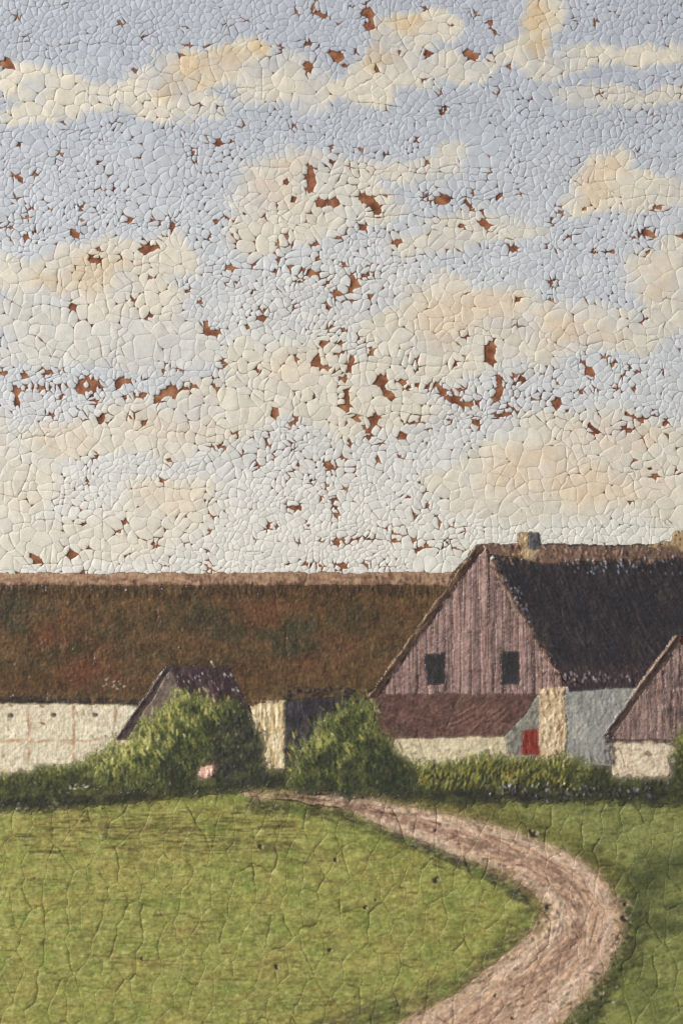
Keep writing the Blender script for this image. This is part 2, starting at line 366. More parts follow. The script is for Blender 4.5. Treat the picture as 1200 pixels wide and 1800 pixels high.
# long cracks that run across many flakes
CRACKS = [
 [(275,112),(300,135),(315,172)], [(366,92),(372,125),(376,148)], [(330,140),(390,160),(428,182)], [(440,88),(456,107),(459,165)],
 [(456,107),(492,95)], [(205,208),(248,188)], [(265,172),(330,172)], [(305,182),(345,215),(380,240)], [(250,155),(205,145)],
 [(650,20),(700,60),(720,95)], [(940,100),(975,120),(1000,148)], [(945,10),(960,40),(980,75)], [(880,80),(900,120),(905,150)],
 [(600,180),(700,185),(830,180)], [(620,295),(760,292),(1010,287)], [(600,345),(760,345),(880,352),(960,338)], [(610,385),(800,382),(900,378)],
 [(960,280),(1000,310),(1020,330)], [(985,275),(1000,300),(1040,320),(1090,310)], [(1050,350),(1150,345),(1230,346)],
 [(0,345),(95,345)], [(420,295),(510,290)], [(430,345),(480,372),(540,405)], [(490,370),(495,400),(505,420)], [(425,310),(435,350)],
 [(0,520),(50,538),(130,545)], [(60,590),(150,645),(180,682)], [(215,545),(205,600),(213,650)], [(170,600),(190,640),(200,660)],
 [(205,545),(220,610),(216,655)], [(95,480),(92,540)], [(180,460),(190,540)], [(145,470),(140,520)], [(215,450),(228,490),(230,530)],
 [(50,610),(110,635),(130,650)], [(280,700),(280,795)], [(115,750),(150,780),(180,805)], [(355,720),(345,780)], [(195,715),(200,790)],
 [(390,640),(440,680),(480,715)], [(460,680),(510,705),(520,740)], [(300,760),(420,762)], [(20,770),(110,768)], [(0,765),(115,760)],
 [(360,720),(400,770),(430,805)], [(220,860),(300,855),(430,860)], [(50,820),(40,880),(38,930)], [(600,640),(700,640),(850,637)],
 [(680,530),(700,570),(735,600)], [(790,540),(800,580),(840,600)], [(735,485),(750,540),(760,580),(785,590)], [(670,530),(690,560),(720,595),(700,640)],
 [(940,570),(985,600),(1020,640),(1040,680)], [(1010,560),(1020,600),(1025,640)], [(870,575),(930,580),(975,600),(990,620)], [(1120,590),(1155,590),(1170,605)],
 [(630,728),(740,730),(800,735)], [(700,806),(800,808),(880,806)], [(600,820),(700,822)], [(945,735),(985,770),(992,825)], [(965,745),(1020,770),(1030,810)],
 [(990,775),(1010,800),(1018,830)], [(1110,745),(1135,790),(1165,830)], [(1080,825),(1110,850),(1125,880)], [(870,835),(905,850),(935,895)],
 [(930,830),(940,860),(1020,855)], [(1000,790),(1060,765),(1100,755)], [(790,860),(860,855),(930,855)], [(985,830),(1060,830),(1090,840)],
 [(1140,880),(1160,900),(1165,935)], [(640,925),(760,928),(900,926)], [(600,948),(700,950),(800,948)], [(900,925),(1050,930),(1200,932)],
 [(110,960),(140,980),(148,1003)], [(20,950),(60,1000)], [(80,985),(210,985)], [(380,960),(400,990)], [(270,960),(320,975)], [(0,230),(60,228),(140,225)],
 [(480,232),(560,230)], [(0,78),(120,76),(260,79)], [(300,78),(420,75)], [(330,300),(420,300)], [(1000,150),(1200,152)], [(1005,205),(1200,203)],
 [(690,450),(800,452),(900,448)], [(1000,480),(1100,478)], [(500,480),(620,484)], [(400,470),(560,478)], [(650,820),(640,870),(660,905)],
]
for k in range(34):   # random horizontal cracks along the canvas threads
    y = rng.uniform(-60, 1000); x = rng.uniform(-60, 1150); l = rng.uniform(60, 220)
    CRACKS.append([(x, y), (x + l / 2, y + rng.uniform(-3, 3)), (x + l, y + rng.uniform(-4, 4))])

SEGA = []; SEGB = []; SEGR = []
for p, r in LOSSES:
    if len(p) == 1:
        SEGA.append(p[0]); SEGB.append((p[0][0] + .01, p[0][1])); SEGR.append(r)
    for q0, q1 in zip(p[:-1], p[1:]):
        SEGA.append(q0); SEGB.append(q1); SEGR.append(r)
for k in range(70):    # losses on the part of the picture just outside the photograph
    x, y = rng.uniform(U0, U1), rng.uniform(V0, 1000)
    if 0 < x < 1200 and y > 0: continue
    SEGA.append((x, y)); SEGB.append((x + .01, y)); SEGR.append(rng.uniform(2, 6))
SEGA = np.array(SEGA); SEGB = np.array(SEGB); SEGR = np.array(SEGR)

_LF = np.full((1120 - V0 + 60, U1 - U0 + 120), -60.0)      # loss depth on a 1 px raster
for (ax, ay), (bx, by), r_ in zip(SEGA, SEGB, SEGR):
    R = r_ + 45
    x0 = max(int(min(ax, bx) - R - U0 + 60), 0); x1 = min(int(max(ax, bx) + R - U0 + 61), _LF.shape[1])
    y0 = max(int(min(ay, by) - R - V0 + 60), 0); y1 = min(int(max(ay, by) + R - V0 + 61), _LF.shape[0])
    if x1 <= x0 or y1 <= y0: continue
    X, Y = np.meshgrid(np.arange(x0, x1) + U0 - 60, np.arange(y0, y1) + V0 - 60)
    l2 = (bx - ax) ** 2 + (by - ay) ** 2
    t = np.clip(((X - ax) * (bx - ax) + (Y - ay) * (by - ay)) / l2, 0, 1)
    _LF[y0:y1, x0:x1] = np.maximum(_LF[y0:y1, x0:x1], r_ * .82 - np.hypot(X - ax - (bx - ax) * t, Y - ay - (by - ay) * t))
_lx, _ly = np.meshgrid(np.arange(_LF.shape[1]) + U0 - 60.0, np.arange(_LF.shape[0]) + V0 - 60.0)
_LF += 3.0 * (vnoise(_lx / 4, _ly / 4, 91) - .5) + 4.0 * (vnoise(_lx / 9, _ly / 9, 92) - .5)
def loss_depth(p):
    x = np.clip(p[:, 0] - U0 + 60, 0, _LF.shape[1] - 1.01); y = np.clip(p[:, 1] - V0 + 60, 0, _LF.shape[0] - 1.01)
    i = x.astype(int); j = y.astype(int); fx = x - i; fy = y - j
    return (_LF[j, i] * (1 - fx) + _LF[j, i + 1] * fx) * (1 - fy) + (_LF[j + 1, i] * (1 - fx) + _LF[j + 1, i + 1] * fx) * fy

# ---------------------------------------------------------------- sky flakes
def skyline(u):
    """lower limit of the sky flakes"""
    return np.interp(u, [-100, 780, 838, 1300], [1022, 1020, 975, 975])

def flake_seeds():
    pts = []; rad = []
    cell = 10.0
    grid = {}
    def ok(x, y, r):
        R = int(r // cell) + 1
        gx, gy = int(x // cell), int(y // cell)
        for i in range(gx - R, gx + R + 1):
            for j in range(gy - R, gy + R + 1):
                for k in grid.get((i, j), ()):
                    if (pts[k][0] - x) ** 2 + (pts[k][1] - y) ** 2 < (.5 * (r + rad[k])) ** 2:
                        return False
        return True
    def put(x, y, r):
        grid.setdefault((int(x // cell), int(y // cell)), []).append(len(pts))
        pts.append((x, y)); rad.append(r)
    # seeds mirrored across long cracks give straight shared edges
    for line in CRACKS:
        for (x0, y0), (x1, y1) in zip(line[:-1], line[1:]):
            L = math.hypot(x1 - x0, y1 - y0)
            nx, ny = -(y1 - y0) / L, (x1 - x0) / L
            t = 4.0
            while t < L:
                d = rng.uniform(5.0, 8.5)
                cx, cy = x0 + (x1 - x0) * t / L, y0 + (y1 - y0) * t / L
                for s in (-1, 1):
                    x, y = cx + s * d * nx, cy + s * d * ny
                    if ok(x, y, d * 1.5): put(x, y, d * 1.5)
                t += rng.uniform(11, 26)
    n_try = 170000
    xs = rng.uniform(U0 - 30, U1 + 30, n_try); ys = rng.uniform(V0 - 30, 1050, n_try)
    _, cm, _ = sky_color(xs, ys)
    big = fbm(xs / 90, ys / 90, 201, 3)
    size = 8.0 + 15 * sm(.35, .9, cm) * (0.5 + 1.0 * big) + 9 * sm(.6, .8, big) + rng.uniform(-1.2, 4.0, n_try)
    size += 14 * sm(1, .5, np.hypot((xs - 160) / 200, (ys - 585) / 75))      # broad smooth flakes
    size += 7 * sm(1, .5, np.hypot((xs - 1000) / 260, (ys - 840) / 100))
    size += 6 * sm(1, .4, np.hypot((xs - 110) / 220, (ys - 950) / 80))
    size -= 1.0 * sm(1, .4, np.hypot((xs - 100) / 240, (ys - 395) / 60))
    size -= 1.5 * sm(1, .4, np.hypot((xs - 640) / 180, (ys - 950) / 70))
    near = np.clip(-loss_depth(np.stack([xs, ys], 1)), 0, None)
    size = np.minimum(size, 9.0 + .55 * near)
    size = np.clip(size, 7.0, 40)
    for x, y, r in zip(xs, ys, size):
        if ok(x, y, r): put(x, y, r)
    return np.array(pts)

seeds = flake_seeds()
_sl = skyline(seeds[:, 0])
seeds = seeds[seeds[:, 1] < _sl + 30]
# Voronoi cells from the Delaunay triangulation
dv = delaunay_2d_cdt([Vector((float(x), float(y))) for x, y in seeds], [], [], 0, 1e-4)
P = np.array([(p.x, p.y) for p in dv[0]]); T = np.array([list(t) for t in dv[2]])
a, b, c = P[T[:, 0]], P[T[:, 1]], P[T[:, 2]]
dd = 2 * (a[:, 0] * (b[:, 1] - c[:, 1]) + b[:, 0] * (c[:, 1] - a[:, 1]) + c[:, 0] * (a[:, 1] - b[:, 1]))
dd = np.where(np.abs(dd) < 1e-6, 1e-6, dd)
a2, b2, c2 = (a ** 2).sum(1), (b ** 2).sum(1), (c ** 2).sum(1)
CC = np.stack([(a2 * (b[:, 1] - c[:, 1]) + b2 * (c[:, 1] - a[:, 1]) + c2 * (a[:, 1] - b[:, 1])) / dd,
               (a2 * (c[:, 0] - b[:, 0]) + b2 * (a[:, 0] - c[:, 0]) + c2 * (b[:, 0] - a[:, 0])) / dd], 1)
# nudge the corners so that cells are less regular; small losses at some junctions
CC = CC + 3.0 * np.stack([vnoise(CC[:, 0] / 9, CC[:, 1] / 9, 81) - .5, vnoise(CC[:, 0] / 9, CC[:, 1] / 9, 82) - .5], 1)
def edge_open(mx, my, i, j):
    """how far the crack between two neighbouring flakes has opened, 0 to 1"""
    lo_, hi_ = np.minimum(i, j), np.maximum(i, j)
    o = hash2(lo_, hi_, 77)
    reg = fbm(mx / 55, my / 55, 171, 3)
    _, cm_, _ = sky_color(mx, my)
    o = .16 + .50 * o ** 1.5 + .5 * (reg - .5) - .10 * cm_
    d = np.full(len(mx), 99.0)
    for line in CRACKS:
        for (x0, y0), (x1, y1) in zip(line[:-1], line[1:]):
            L2 = (x1 - x0) ** 2 + (y1 - y0) ** 2
            t = np.clip(((mx - x0) * (x1 - x0) + (my - y0) * (y1 - y0)) / L2, 0, 1)
            d = np.minimum(d, np.hypot(mx - x0 - (x1 - x0) * t, my - y0 - (y1 - y0) * t))
    o = np.maximum(o, .80 * sm(5.5, 2.0, d) * (.6 + .4 * hash2(lo_, hi_, 79)))
    return np.clip(o, .04, 1)
E = {}
for k, t in enumerate(T):
    for q in range(3):
        i, j = int(t[q]), int(t[(q + 1) % 3])
        E.setdefault((min(i, j), max(i, j)), []).append(k)
ek = np.array([e for e in E if len(E[e]) == 2]); et = np.array([E[tuple(e)] for e in ek])
em = .5 * (CC[et[:, 0]] + CC[et[:, 1]])
eo = edge_open(em[:, 0], em[:, 1], ek[:, 0], ek[:, 1])
OPEN = {(int(x), int(y)): float(o) for (x, y), o in zip(et, eo)}
OPEN.update({(y, x): o for (x, y), o in list(OPEN.items())})
vopen = np.zeros(len(CC))
for (x, y), o in OPEN.items(): vopen[x] = max(vopen[x], o)
nearv = [[] for _ in range(len(P))]
for k, t in enumerate(T):
    for i in t: nearv[i].append(k)
dens = fbm(CC[:, 0] / 120, CC[:, 1] / 90, 301, 3)
dens = .05 + .30 * sm(.42, .72, dens) + .12 * sm(1, .3, np.hypot((CC[:, 0] - 660) / 420, (CC[:, 1] - 660) / 260)) \
     + .12 * sm(1, .3, np.hypot((CC[:, 0] - 160) / 260, (CC[:, 1] - 400) / 110)) \
     - .12 * sm(1, .3, np.hypot((CC[:, 0] - 1000) / 250, (CC[:, 1] - 840) / 100)) - .1 * sm(220, 60, CC[:, 1])
corner_r = np.where(rng.random(len(CC)) < dens * .95, rng.uniform(1.6, 3.4, len(CC)), rng.uniform(.2, 1.2, len(CC)) * sm(.4, .9, vopen) + .03)
corner_r = np.maximum(corner_r, np.clip(loss_depth(CC) * 1.0 + 3.2, 0, 6))
vopen = np.where(corner_r > 1.85, 1, vopen)

outl = []; outo = []; cent = []; siz = []
for i in range(len(P)):
    ks = nearv[i]
    if len(ks) < 3: continue
    poly = CC[ks]
    cen0 = poly.mean(0)
    ang = np.arctan2(poly[:, 1] - cen0[1], poly[:, 0] - cen0[0])
    order = np.argsort(ang)
    poly = poly[order]; ks = np.array(ks)[order]; rr = corner_r[ks]
    oo = [OPEN.get((int(ks[j]), int(ks[(j + 1) % len(ks)])), .3) for j in range(len(ks))]
    if np.abs(poly - P[i]).max() > 120: continue
    nxt = np.roll(poly, -1, 0); area2 = poly[:, 0] * nxt[:, 1] - nxt[:, 0] * poly[:, 1]
    A = area2.sum() / 2
    if abs(A) < 9: continue
    cen = np.array([((poly[:, 0] + nxt[:, 0]) * area2).sum(), ((poly[:, 1] + nxt[:, 1]) * area2).sum()]) / (6 * A)
    if cen[1] > skyline(cen[0]) + 14 or not (U0 + 2 < cen[0] < U1 - 2) or cen[1] < V0 + 2: continue
    s = math.sqrt(abs(A))
    step = min(max(3.2, s / 5.5), 6.5)
    pts = []; po = []
    n = len(poly)
    for j in range(n):
        p0, p1, p2 = poly[j - 1], poly[j], poly[(j + 1) % n]
        e0 = p0 - p1; e1 = p2 - p1
        l0 = math.hypot(*e0) + 1e-9; l1 = math.hypot(*e1) + 1e-9
        r = rr[j]
        c0 = p1 + e0 / l0 * min(r, .45 * l0); c1 = p1 + e1 / l1 * min(r, .45 * l1)
        pts.append(c0); pts.append(.25 * c0 + .5 * p1 * .6 + .25 * c1 + .2 * (c0 + c1) * .5); pts.append(c1)
        vo = vopen[ks[j]]; po += [.5 * (oo[j - 1] + vo) if rr[j] > 1.9 else oo[j - 1], vo if rr[j] > 1.9 else .5 * (oo[j - 1] + oo[j]), .5 * (oo[j] + vo) if rr[j] > 1.9 else oo[j]]
        # the straight run to the next corner
        rn = min(rr[(j + 1) % n], .45 * l1)
        end = p2 - e1 / l1 * rn
        Ls = math.hypot(*(end - c1)); m = int(Ls // step)
        for q in range(1, m + 1):
            pts.append(c1 + (end - c1) * q / (m + 1)); po.append(oo[j])
    pts = np.array(pts); po = np.array(po)
    keep = np.hypot(*(pts - np.roll(pts, 1, 0)).T) > .5
    pts = pts[keep]; po = po[keep]
    if len(pts) < 6: continue
    outl.append(pts); outo.append(po); cent.append(cen); siz.append(s)
cent = np.array(cent); siz = np.array(siz)
cnt = np.array([len(o) for o in outl]); off = np.concatenate([[0], np.cumsum(cnt)])
pp = np.concatenate(outl); po = np.concatenate(outo); fid = np.repeat(np.arange(len(outl)), cnt)
# wavy crack edges (a function of place, so that neighbours agree)
pp = pp + 2.6 * np.stack([vnoise(pp[:, 0] / 6.5, pp[:, 1] / 6.5, 101) - .5, vnoise(pp[:, 0] / 6.5, pp[:, 1] / 6.5, 102) - .5], 1) \
        + 14.0 * np.stack([vnoise(pp[:, 0] / 24, pp[:, 1] / 24, 103) - .5, vnoise(pp[:, 0] / 24, pp[:, 1] / 24, 104) - .5], 1)
cent = np.stack([np.bincount(fid, pp[:, 0]) / cnt, np.bincount(fid, pp[:, 1]) / cnt], 1)
# open cracks: the gap varies over the picture
gap = -.18 + .72 * sm(.42, .95, po)
_l = loss_depth(pp)
gap = np.maximum(gap, (.3 + 2.2 * vnoise(pp[:, 0] / 8, pp[:, 1] / 8, 113)) * sm(-12, -2, _l) * sm(.25, .6, po + .25 * sm(-6, 0, _l)))
dirc = cent[fid] - pp; dl = np.hypot(dirc[:, 0], dirc[:, 1]) + 1e-6
r0 = dl.copy()
pp = pp + dirc / dl[:, None] * np.minimum(gap, .3 * dl)[:, None]
_c = loss_depth(cent); _e = 1.5
_g = np.stack([loss_depth(cent + [_e, 0]) - loss_depth(cent - [_e, 0]), loss_depth(cent + [0, _e]) - loss_depth(cent - [0, _e])], 1)
_g /= np.hypot(_g[:, 0], _g[:, 1])[:, None] + 1e-6
cent = cent - _g * np.where((_c > -3) & (_c < 2.5), _c + 3, 0)[:, None]
for it in range(7):
    Ld = loss_depth(pp)
    po = np.maximum(po, sm(-1.5, 0, Ld))
    dirc = cent[fid] - pp; dl = np.hypot(dirc[:, 0], dirc[:, 1]) + 1e-6
    mv = np.clip(Ld, 0, None) * .8
    pp = pp + dirc / dl[:, None] * np.minimum(mv, .6 * dl)[:, None]
dirc = cent[fid] - pp; dl = np.hypot(dirc[:, 0], dirc[:, 1])
frac = np.bincount(fid, dl) / np.bincount(fid, r0)
cl = loss_depth(cent)
alive = (frac > .36) & (cl < 1.5)

DROP = 0.68
def flake_geo(i):
    """rings of one flake in picture space: list of (u, v, h)"""
    p = pp[off[i]:off[i + 1]]; n = len(p); cen = cent[i]; s = siz[i]
    if cen[1] <= 0: pass
    d = cen - p; l = np.hypot(d[:, 0], d[:, 1])[:, None] + 1e-6
    o = po[off[i]:off[i + 1]]
    tx, ty = random.gauss(0, .020), random.gauss(0, .020)
    bul = random.uniform(.05, .32) + .004 * s
    def ring(dist, frac_max): return p + d / l * np.minimum(dist, frac_max * l)
    r1 = ring(1.0, .2); r2 = ring(2.3 + .04 * s, .45); r3 = ring(5 + .17 * s, .72)
    uv = np.concatenate([p, p, r1, r2, r3, cen[None]])
    top = 1.55 + .9 * (vnoise(uv[:, 0] / 34, uv[:, 1] / 34, 120) - .5) + .35 * (vnoise(uv[:, 0] / 7, uv[:, 1] / 7, 121) - .5)
    drop = DROP * (.10 + 1.0 * o)
    z = np.zeros(1)
    dh = np.concatenate([drop, drop, drop * .56, drop * .20, 0 * o, z])
    tl = np.concatenate([0 * o, 0 * o, .25 + 0 * o, .7 + 0 * o, 1 + 0 * o, z])
    h = np.maximum(top - dh, .2) + tl * ((uv[:, 0] - cen[0]) * tx + (uv[:, 1] - cen[1]) * ty) + bul * np.concatenate([0 * o, 0 * o, .2 + 0 * o, .55 + 0 * o, .9 + 0 * o, z + 1])
    h[:n] = -.3
    k = np.arange(n); kn = (k + 1) % n
    q = [np.stack([r * n + k, r * n + kn, (r + 1) * n + kn, (r + 1) * n + k], 1) for r in range(4)]
    t = np.stack([4 * n + k, 4 * n + kn, np.full(n, 5 * n)], 1)
    return uv, h, np.concatenate(q), t

areas = np.zeros(len(outl)); compact = np.ones(len(outl))
for i in np.where(alive)[0]:
    p = pp[off[i]:off[i + 1]]; q_ = np.roll(p, -1, 0)
    A_ = abs((p[:, 0] * q_[:, 1] - q_[:, 0] * p[:, 1]).sum()) / 2
    compact[i] = 12.57 * A_ / (np.hypot(*(p - q_).T).sum() ** 2 + 1e-6)
    if frac[i] < .85 and (compact[i] < .42 or A_ < 22): alive[i] = False
ids = np.where(alive)[0]
for i in ids:
    p = pp[off[i]:off[i + 1]]; x, y = p[:, 0], p[:, 1]
    areas[i] = abs((x * np.roll(y, -1) - np.roll(x, -1) * y).sum()) / 2
inview = (cent[:, 0] > 0) & (cent[:, 0] < 1200) & (cent[:, 1] > 0) & (cent[:, 1] < skyline(cent[:, 0]) - 8)
rank = ids[np.argsort(-(areas[ids] * inview[ids]))]
single = set(rank[:300].tolist())
_, _, cloud_of = sky_color(cent[:, 0], cent[:, 1])
groups = {}
for i in ids: groups.setdefault(int(cloud_of[i]), []).append(i)
tint = 1 + .035 * rng.standard_normal(len(outl))
for g in sorted(groups):
    if g < 0:
        nm, lab = "painted_sky", "pale blue grey sky paint crazed into small flakes"
    else:
        nm, lab = "painted_cloud", CLOUDS[g][0]
    VV = []; HH = []; QQ = []; TT = []; TN = []; o = 0; singles = []
    for i in groups[g]:
        uv, h, q, t = flake_geo(i)
        if i in single:
            singles.append((i, uv, h, q, t)); continue
        VV.append(uv); HH.append(h); QQ.append(q + o); TT.append(t + o); TN.append(np.full(len(uv), tint[i])); o += len(uv)
    if not VV:   # never leave a part without its own paint
        i, uv, h, q, t = singles.pop(); VV, HH, QQ, TT, TN = [uv], [h], [q], [t], [np.full(len(uv), tint[i])]
    uv = np.concatenate(VV); h = np.concatenate(HH)
    cc, _, _ = sky_color(uv[:, 0], uv[:, 1])
    part = add(nm, make_mesh(nm, W(uv[:, 0], uv[:, 1], h), np.concatenate(QQ), np.concatenate(TT), cc * np.concatenate(TN)[:, None]),
               MAT_SKY, painting, label=lab, kind="stuff")
    for i, uv, h, q, t in singles:
        cc, _, _ = sky_color(uv[:, 0], uv[:, 1])
        add("paint_flake", make_mesh("paint_flake", W(uv[:, 0], uv[:, 1], h), q, t, cc * tint[i]), MAT_SKY, part)
print("sky flakes", len(ids))

# ---------------------------------------------------------------- lower picture: layers of brushwork
STEP = 1.4
us = np.arange(U0, U1 + .1, STEP); vv_ = np.arange(905, V1 + .1, STEP)
UU, VG = np.meshgrid(us, vv_)
NV, NU = UU.shape
COL = np.zeros((NV, NU, 3)); HGT = np.full((NV, NU), 2.2)
LAB = np.full((NV, NU), -1, int)
WU = UU + 3.0 * (vnoise(UU / 7, VG / 7, 401) - .5) + 5 * (vnoise(UU / 26, VG / 26, 402) - .5)
WV = VG + 3.0 * (vnoise(UU / 7, VG / 7, 403) - .5) + 4 * (vnoise(UU / 26, VG / 26, 404) - .5)

def inside(poly, x=None, y=None):
    x = WU if x is None else x; y = WV if y is None else y
    r = np.zeros(x.shape, bool)
    n = len(poly)
    for i in range(n):
        x0, y0 = poly[i]; x1, y1 = poly[(i + 1) % n]
        if y0 == y1: continue
        c_ = ((y0 > y) != (y1 > y)) & (x < (x1 - x0) * (y - y0) / (y1 - y0) + x0)
        r ^= c_
    return r

LABELS = []     # (name, parent index or None, label, material)
def motif(name, parent, label, mat, mask, color, dh=0.0, jitter=.10, seed=0):
    LABELS.append((name, parent, label, mat))
    k = len(LABELS) - 1
    LAB[mask] = k
    c_ = lin(color)
    n = fbm(UU[mask] / 18, VG[mask] / 14, 500 + seed + k, 3) - .5
    COL[mask] = c_ * (1 + jitter * 2 * n)[:, None]
    HGT[mask] = 2.2 + dh
    return k

def dab(x, y, ln, wd, ang, color, alpha, dh, curve=0.0, only=None):
    R = ln / 2 + wd
    i0 = max(int((x - R - U0) / STEP), 0); i1 = min(int((x + R - U0) / STEP) + 2, NU)
    j0 = max(int((y - R - 905) / STEP), 0); j1 = min(int((y + R - 905) / STEP) + 2, NV)
    if i1 <= i0 or j1 <= j0: return
    X = UU[j0:j1, i0:i1] - x; Y = VG[j0:j1, i0:i1] - y
    ca, sa = math.cos(ang), math.sin(ang)
    s = (X * ca + Y * sa) / (ln / 2); t = (-X * sa + Y * ca) / (wd / 2)
    if curve: t = t + curve * (s * s)
    m = np.clip(1.25 - np.sqrt(s * s * s * s + t * t), 0, .5) * 2 * ((s > -1.2) & (s < 1.2))
    if only is not None:
        L_ = LAB[j0:j1, i0:i1]
        ok = np.zeros(L_.shape, bool)
        for k in only: ok |= (L_ == k)
        m = m * ok
    a = (m * alpha)[..., None]
    COL[j0:j1, i0:i1] = COL[j0:j1, i0:i1] * (1 - a) + color * a
    if dh: HGT[j0:j1, i0:i1] += dh * m * (1 - .35 * np.clip(1 - np.abs(t), 0, 1))

def strokes(n, sampler, ln, wd, ang, colors, alpha, dh, only=None, weights=None):
    """n brush strokes; sampler() -> (x, y); ln, wd, ang, alpha, dh are (lo, hi)"""
    cs = [lin(c_) for c_ in colors]
    for k in range(n):
        x, y = sampler()
        c_ = random.choices(cs, weights)[0] * random.uniform(.85, 1.15)
        dab(x, y, random.uniform(*ln), random.uniform(*wd), random.uniform(*ang), c_, random.uniform(*alpha), random.uniform(*dh), only=only)

def box(x0, y0, x1, y1): return lambda: (random.uniform(x0, x1), random.uniform(y0, y1))
def pip(poly, x, y):
    r = False; n = len(poly)
    for i in range(n):
        x0, y0 = poly[i]; x1, y1 = poly[i - 1]
        if (y0 > y) != (y1 > y) and x < (x1 - x0) * (y - y0) / (y1 - y0) + x0: r = not r
    return r
def blob(poly):
    xs = [p[0] for p in poly]; ys = [p[1] for p in poly]
    def f():
        for _ in range(60):
            x, y = random.uniform(min(xs), max(xs)), random.uniform(min(ys), max(ys))
            if pip(poly, x, y): return x, y
        return x, y
    return f
def along(line, spread):
    seg = [math.dist(a_, b_) for a_, b_ in zip(line[:-1], line[1:])]
    def f():
        t = random.uniform(0, sum(seg))
        for (p, q, s) in zip(line[:-1], line[1:], seg):
            if t <= s: break
            t -= s
        t = min(t / s, 1)
        return p[0] + (q[0] - p[0]) * t + random.gauss(0, spread), p[1] + (q[1] - p[1]) * t + random.gauss(0, spread)
    return f
UP = -math.pi / 2

# -- polygons read off the photograph
LAWN_TOP = [(-90,1432),(0,1430),(100,1424),(200,1414),(300,1404),(400,1394),(470,1386),(530,1392)]
PATH_OUT = [(430,1392),(530,1396),(640,1405),(760,1424),(880,1452),(980,1490),(1055,1535),(1092,1590),(1094,1650),(1060,1715),(1005,1780),(960,1840),(930,1890)]
PATH_IN = [(600,1890),(690,1800),(800,1748),(870,1692),(930,1640),(955,1598),(938,1568),(880,1532),(800,1502),(700,1464),(610,1424),(520,1408),(430,1400)]
ROOF_BARN = [(-90,1012),(790,1012),(838,958),(870,1000),(660,1225),(500,1230),(440,1240),(-90,1234)]
ALL = np.ones(UU.shape, bool)

# meadow on the right, then lawn, path
meadow = motif("painted_meadow", None, "dark olive meadow paint to the right of the path", MAT_LAWN, (VG > 1395), (136, 138, 82), -.2)
lawn = motif("painted_lawn", None, "yellow green lawn paint inside the bend of the path", MAT_LAWN,
             inside(LAWN_TOP + [(560,1400),(700,1464),(800,1502),(880,1532),(940,1570),(955,1598),(930,1640),(870,1692),(800,1748),(690,1800),(560,1900),(-100,1900)]), (148, 147, 79), -.2)
path = motif("painted_path", None, "pinkish brown cart track curving past the lawn", MAT_LAWN, inside(PATH_OUT + PATH_IN), (200, 166, 138), .1)
barn = motif("painted_barn", None, "long low whitewashed barn with a brown thatched roof", MAT_OIL,
             inside([(-90,1230),(250,1232),(260,1300),(180,1360),(-90,1372)]) , (220, 208, 182), .1)
barn_end = motif("end_wall", barn, "cream end wall between the bush and the dark doorway", MAT_OIL, inside([(440,1225),(502,1225),(504,1370),(440,1370)]), (205, 186, 146), .2)
doorway = motif("doorway", barn, "dark bluish doorway under the thatch", MAT_DARK, inside([(500,1222),(670,1215),(670,1400),(500,1385)]), (52, 49, 52), 0)
barn_roof = motif("thatched_roof", barn, "brown thatched roof with green and red patches", MAT_OIL, inside(ROOF_BARN), (96, 75, 50), .3)
barn_ridge = motif("ridge", barn, "pinkish ridge along the top of the thatch", MAT_OIL, inside([(-90,1009),(795,1007),(785,1029),(-90,1030)]), (158, 126, 100), .7)
shed = motif("painted_shed", None, "small shed with grey gable and dark roof behind the left bush", MAT_OIL, inside([(205,1300),(296,1172),(318,1190),(330,1300)]), (116, 100, 90), .4)
shed_roof = motif("roof", shed, None, MAT_DARK, inside([(296,1168),(404,1172),(424,1212),(450,1275),(330,1275),(312,1200)]), (66, 50, 51), .5)
shed_verge = motif("verge", shed, None, MAT_OIL, inside([(204,1298),(292,1168),(304,1172),(222,1300)]), (76, 62, 58), .7)

house = motif("painted_farmhouse", None, "farmhouse with a boarded gable and a black thatched roof", MAT_OIL,
              inside([(838,957),(870,985),(1000,1218),(950,1230),(650,1230),(652,1218)]), (74, 55, 50), .1)
h_side = motif("side_wall", house, "grey wall to the right of the cream pillar", MAT_OIL, inside([(985,1205),(1140,1205),(1100,1350),(985,1340)]), (148, 147, 141), .2)
h_roof = motif("thatched_roof", house, "black thatched roof", MAT_DARK,
               inside([(845,958),(1290,958),(1290,1120),(1188,1118),(1125,1208),(1000,1214),(975,1172),(948,1130),(915,1070),(884,1015),(868,978)]), (44, 42, 46), .6)
h_ridge = motif("ridge", house, None, MAT_OIL, inside([(838,957),(900,958),(1000,961),(1290,957),(1290,980),(1100,984),(960,990),(860,974)]), (112, 88, 74), 1.0)
# boards of the gable
BX = [645]
while BX[-1] < 985: BX.append(BX[-1] + random.uniform(10, 17))
left = lambda y: np.interp(y, [957, 1222], [840, 655]); right = lambda y: np.interp(y, [957, 985, 1030, 1085, 1140, 1180, 1222], [848, 862, 882, 918, 950, 976, 996])
gable = (WV < 1219) & (WU > left(WV)) & (WU < right(WV)) & (WV > 960)
boards = []
for k, (x0, x1) in enumerate(zip(BX[:-1], BX[1:])):
    lean = (WV - 1100) * .02 * math.sin(k * 1.7)
    BU = UU + 1.6 * (vnoise(UU / 5, VG / 14, 431) - .5)
    m = gable & (BU + lean > x0 + 1.2) & (BU + lean < x1 - 1.2)
    if m.sum() < 30: continue
    t = random.uniform(.86, 1.16)
    boards.append(motif("board", house, None, MAT_OIL, m, (int(156 * t), int(128 * t), int(120 * t)), .3))
h_band = motif("lower_gable", house, "plain dark red brown strip below the boards", MAT_OIL, inside([(652,1219),(944,1219),(925,1250),(890,1296),(690,1299),(672,1290),(656,1250)]), (98, 71, 62), .4)
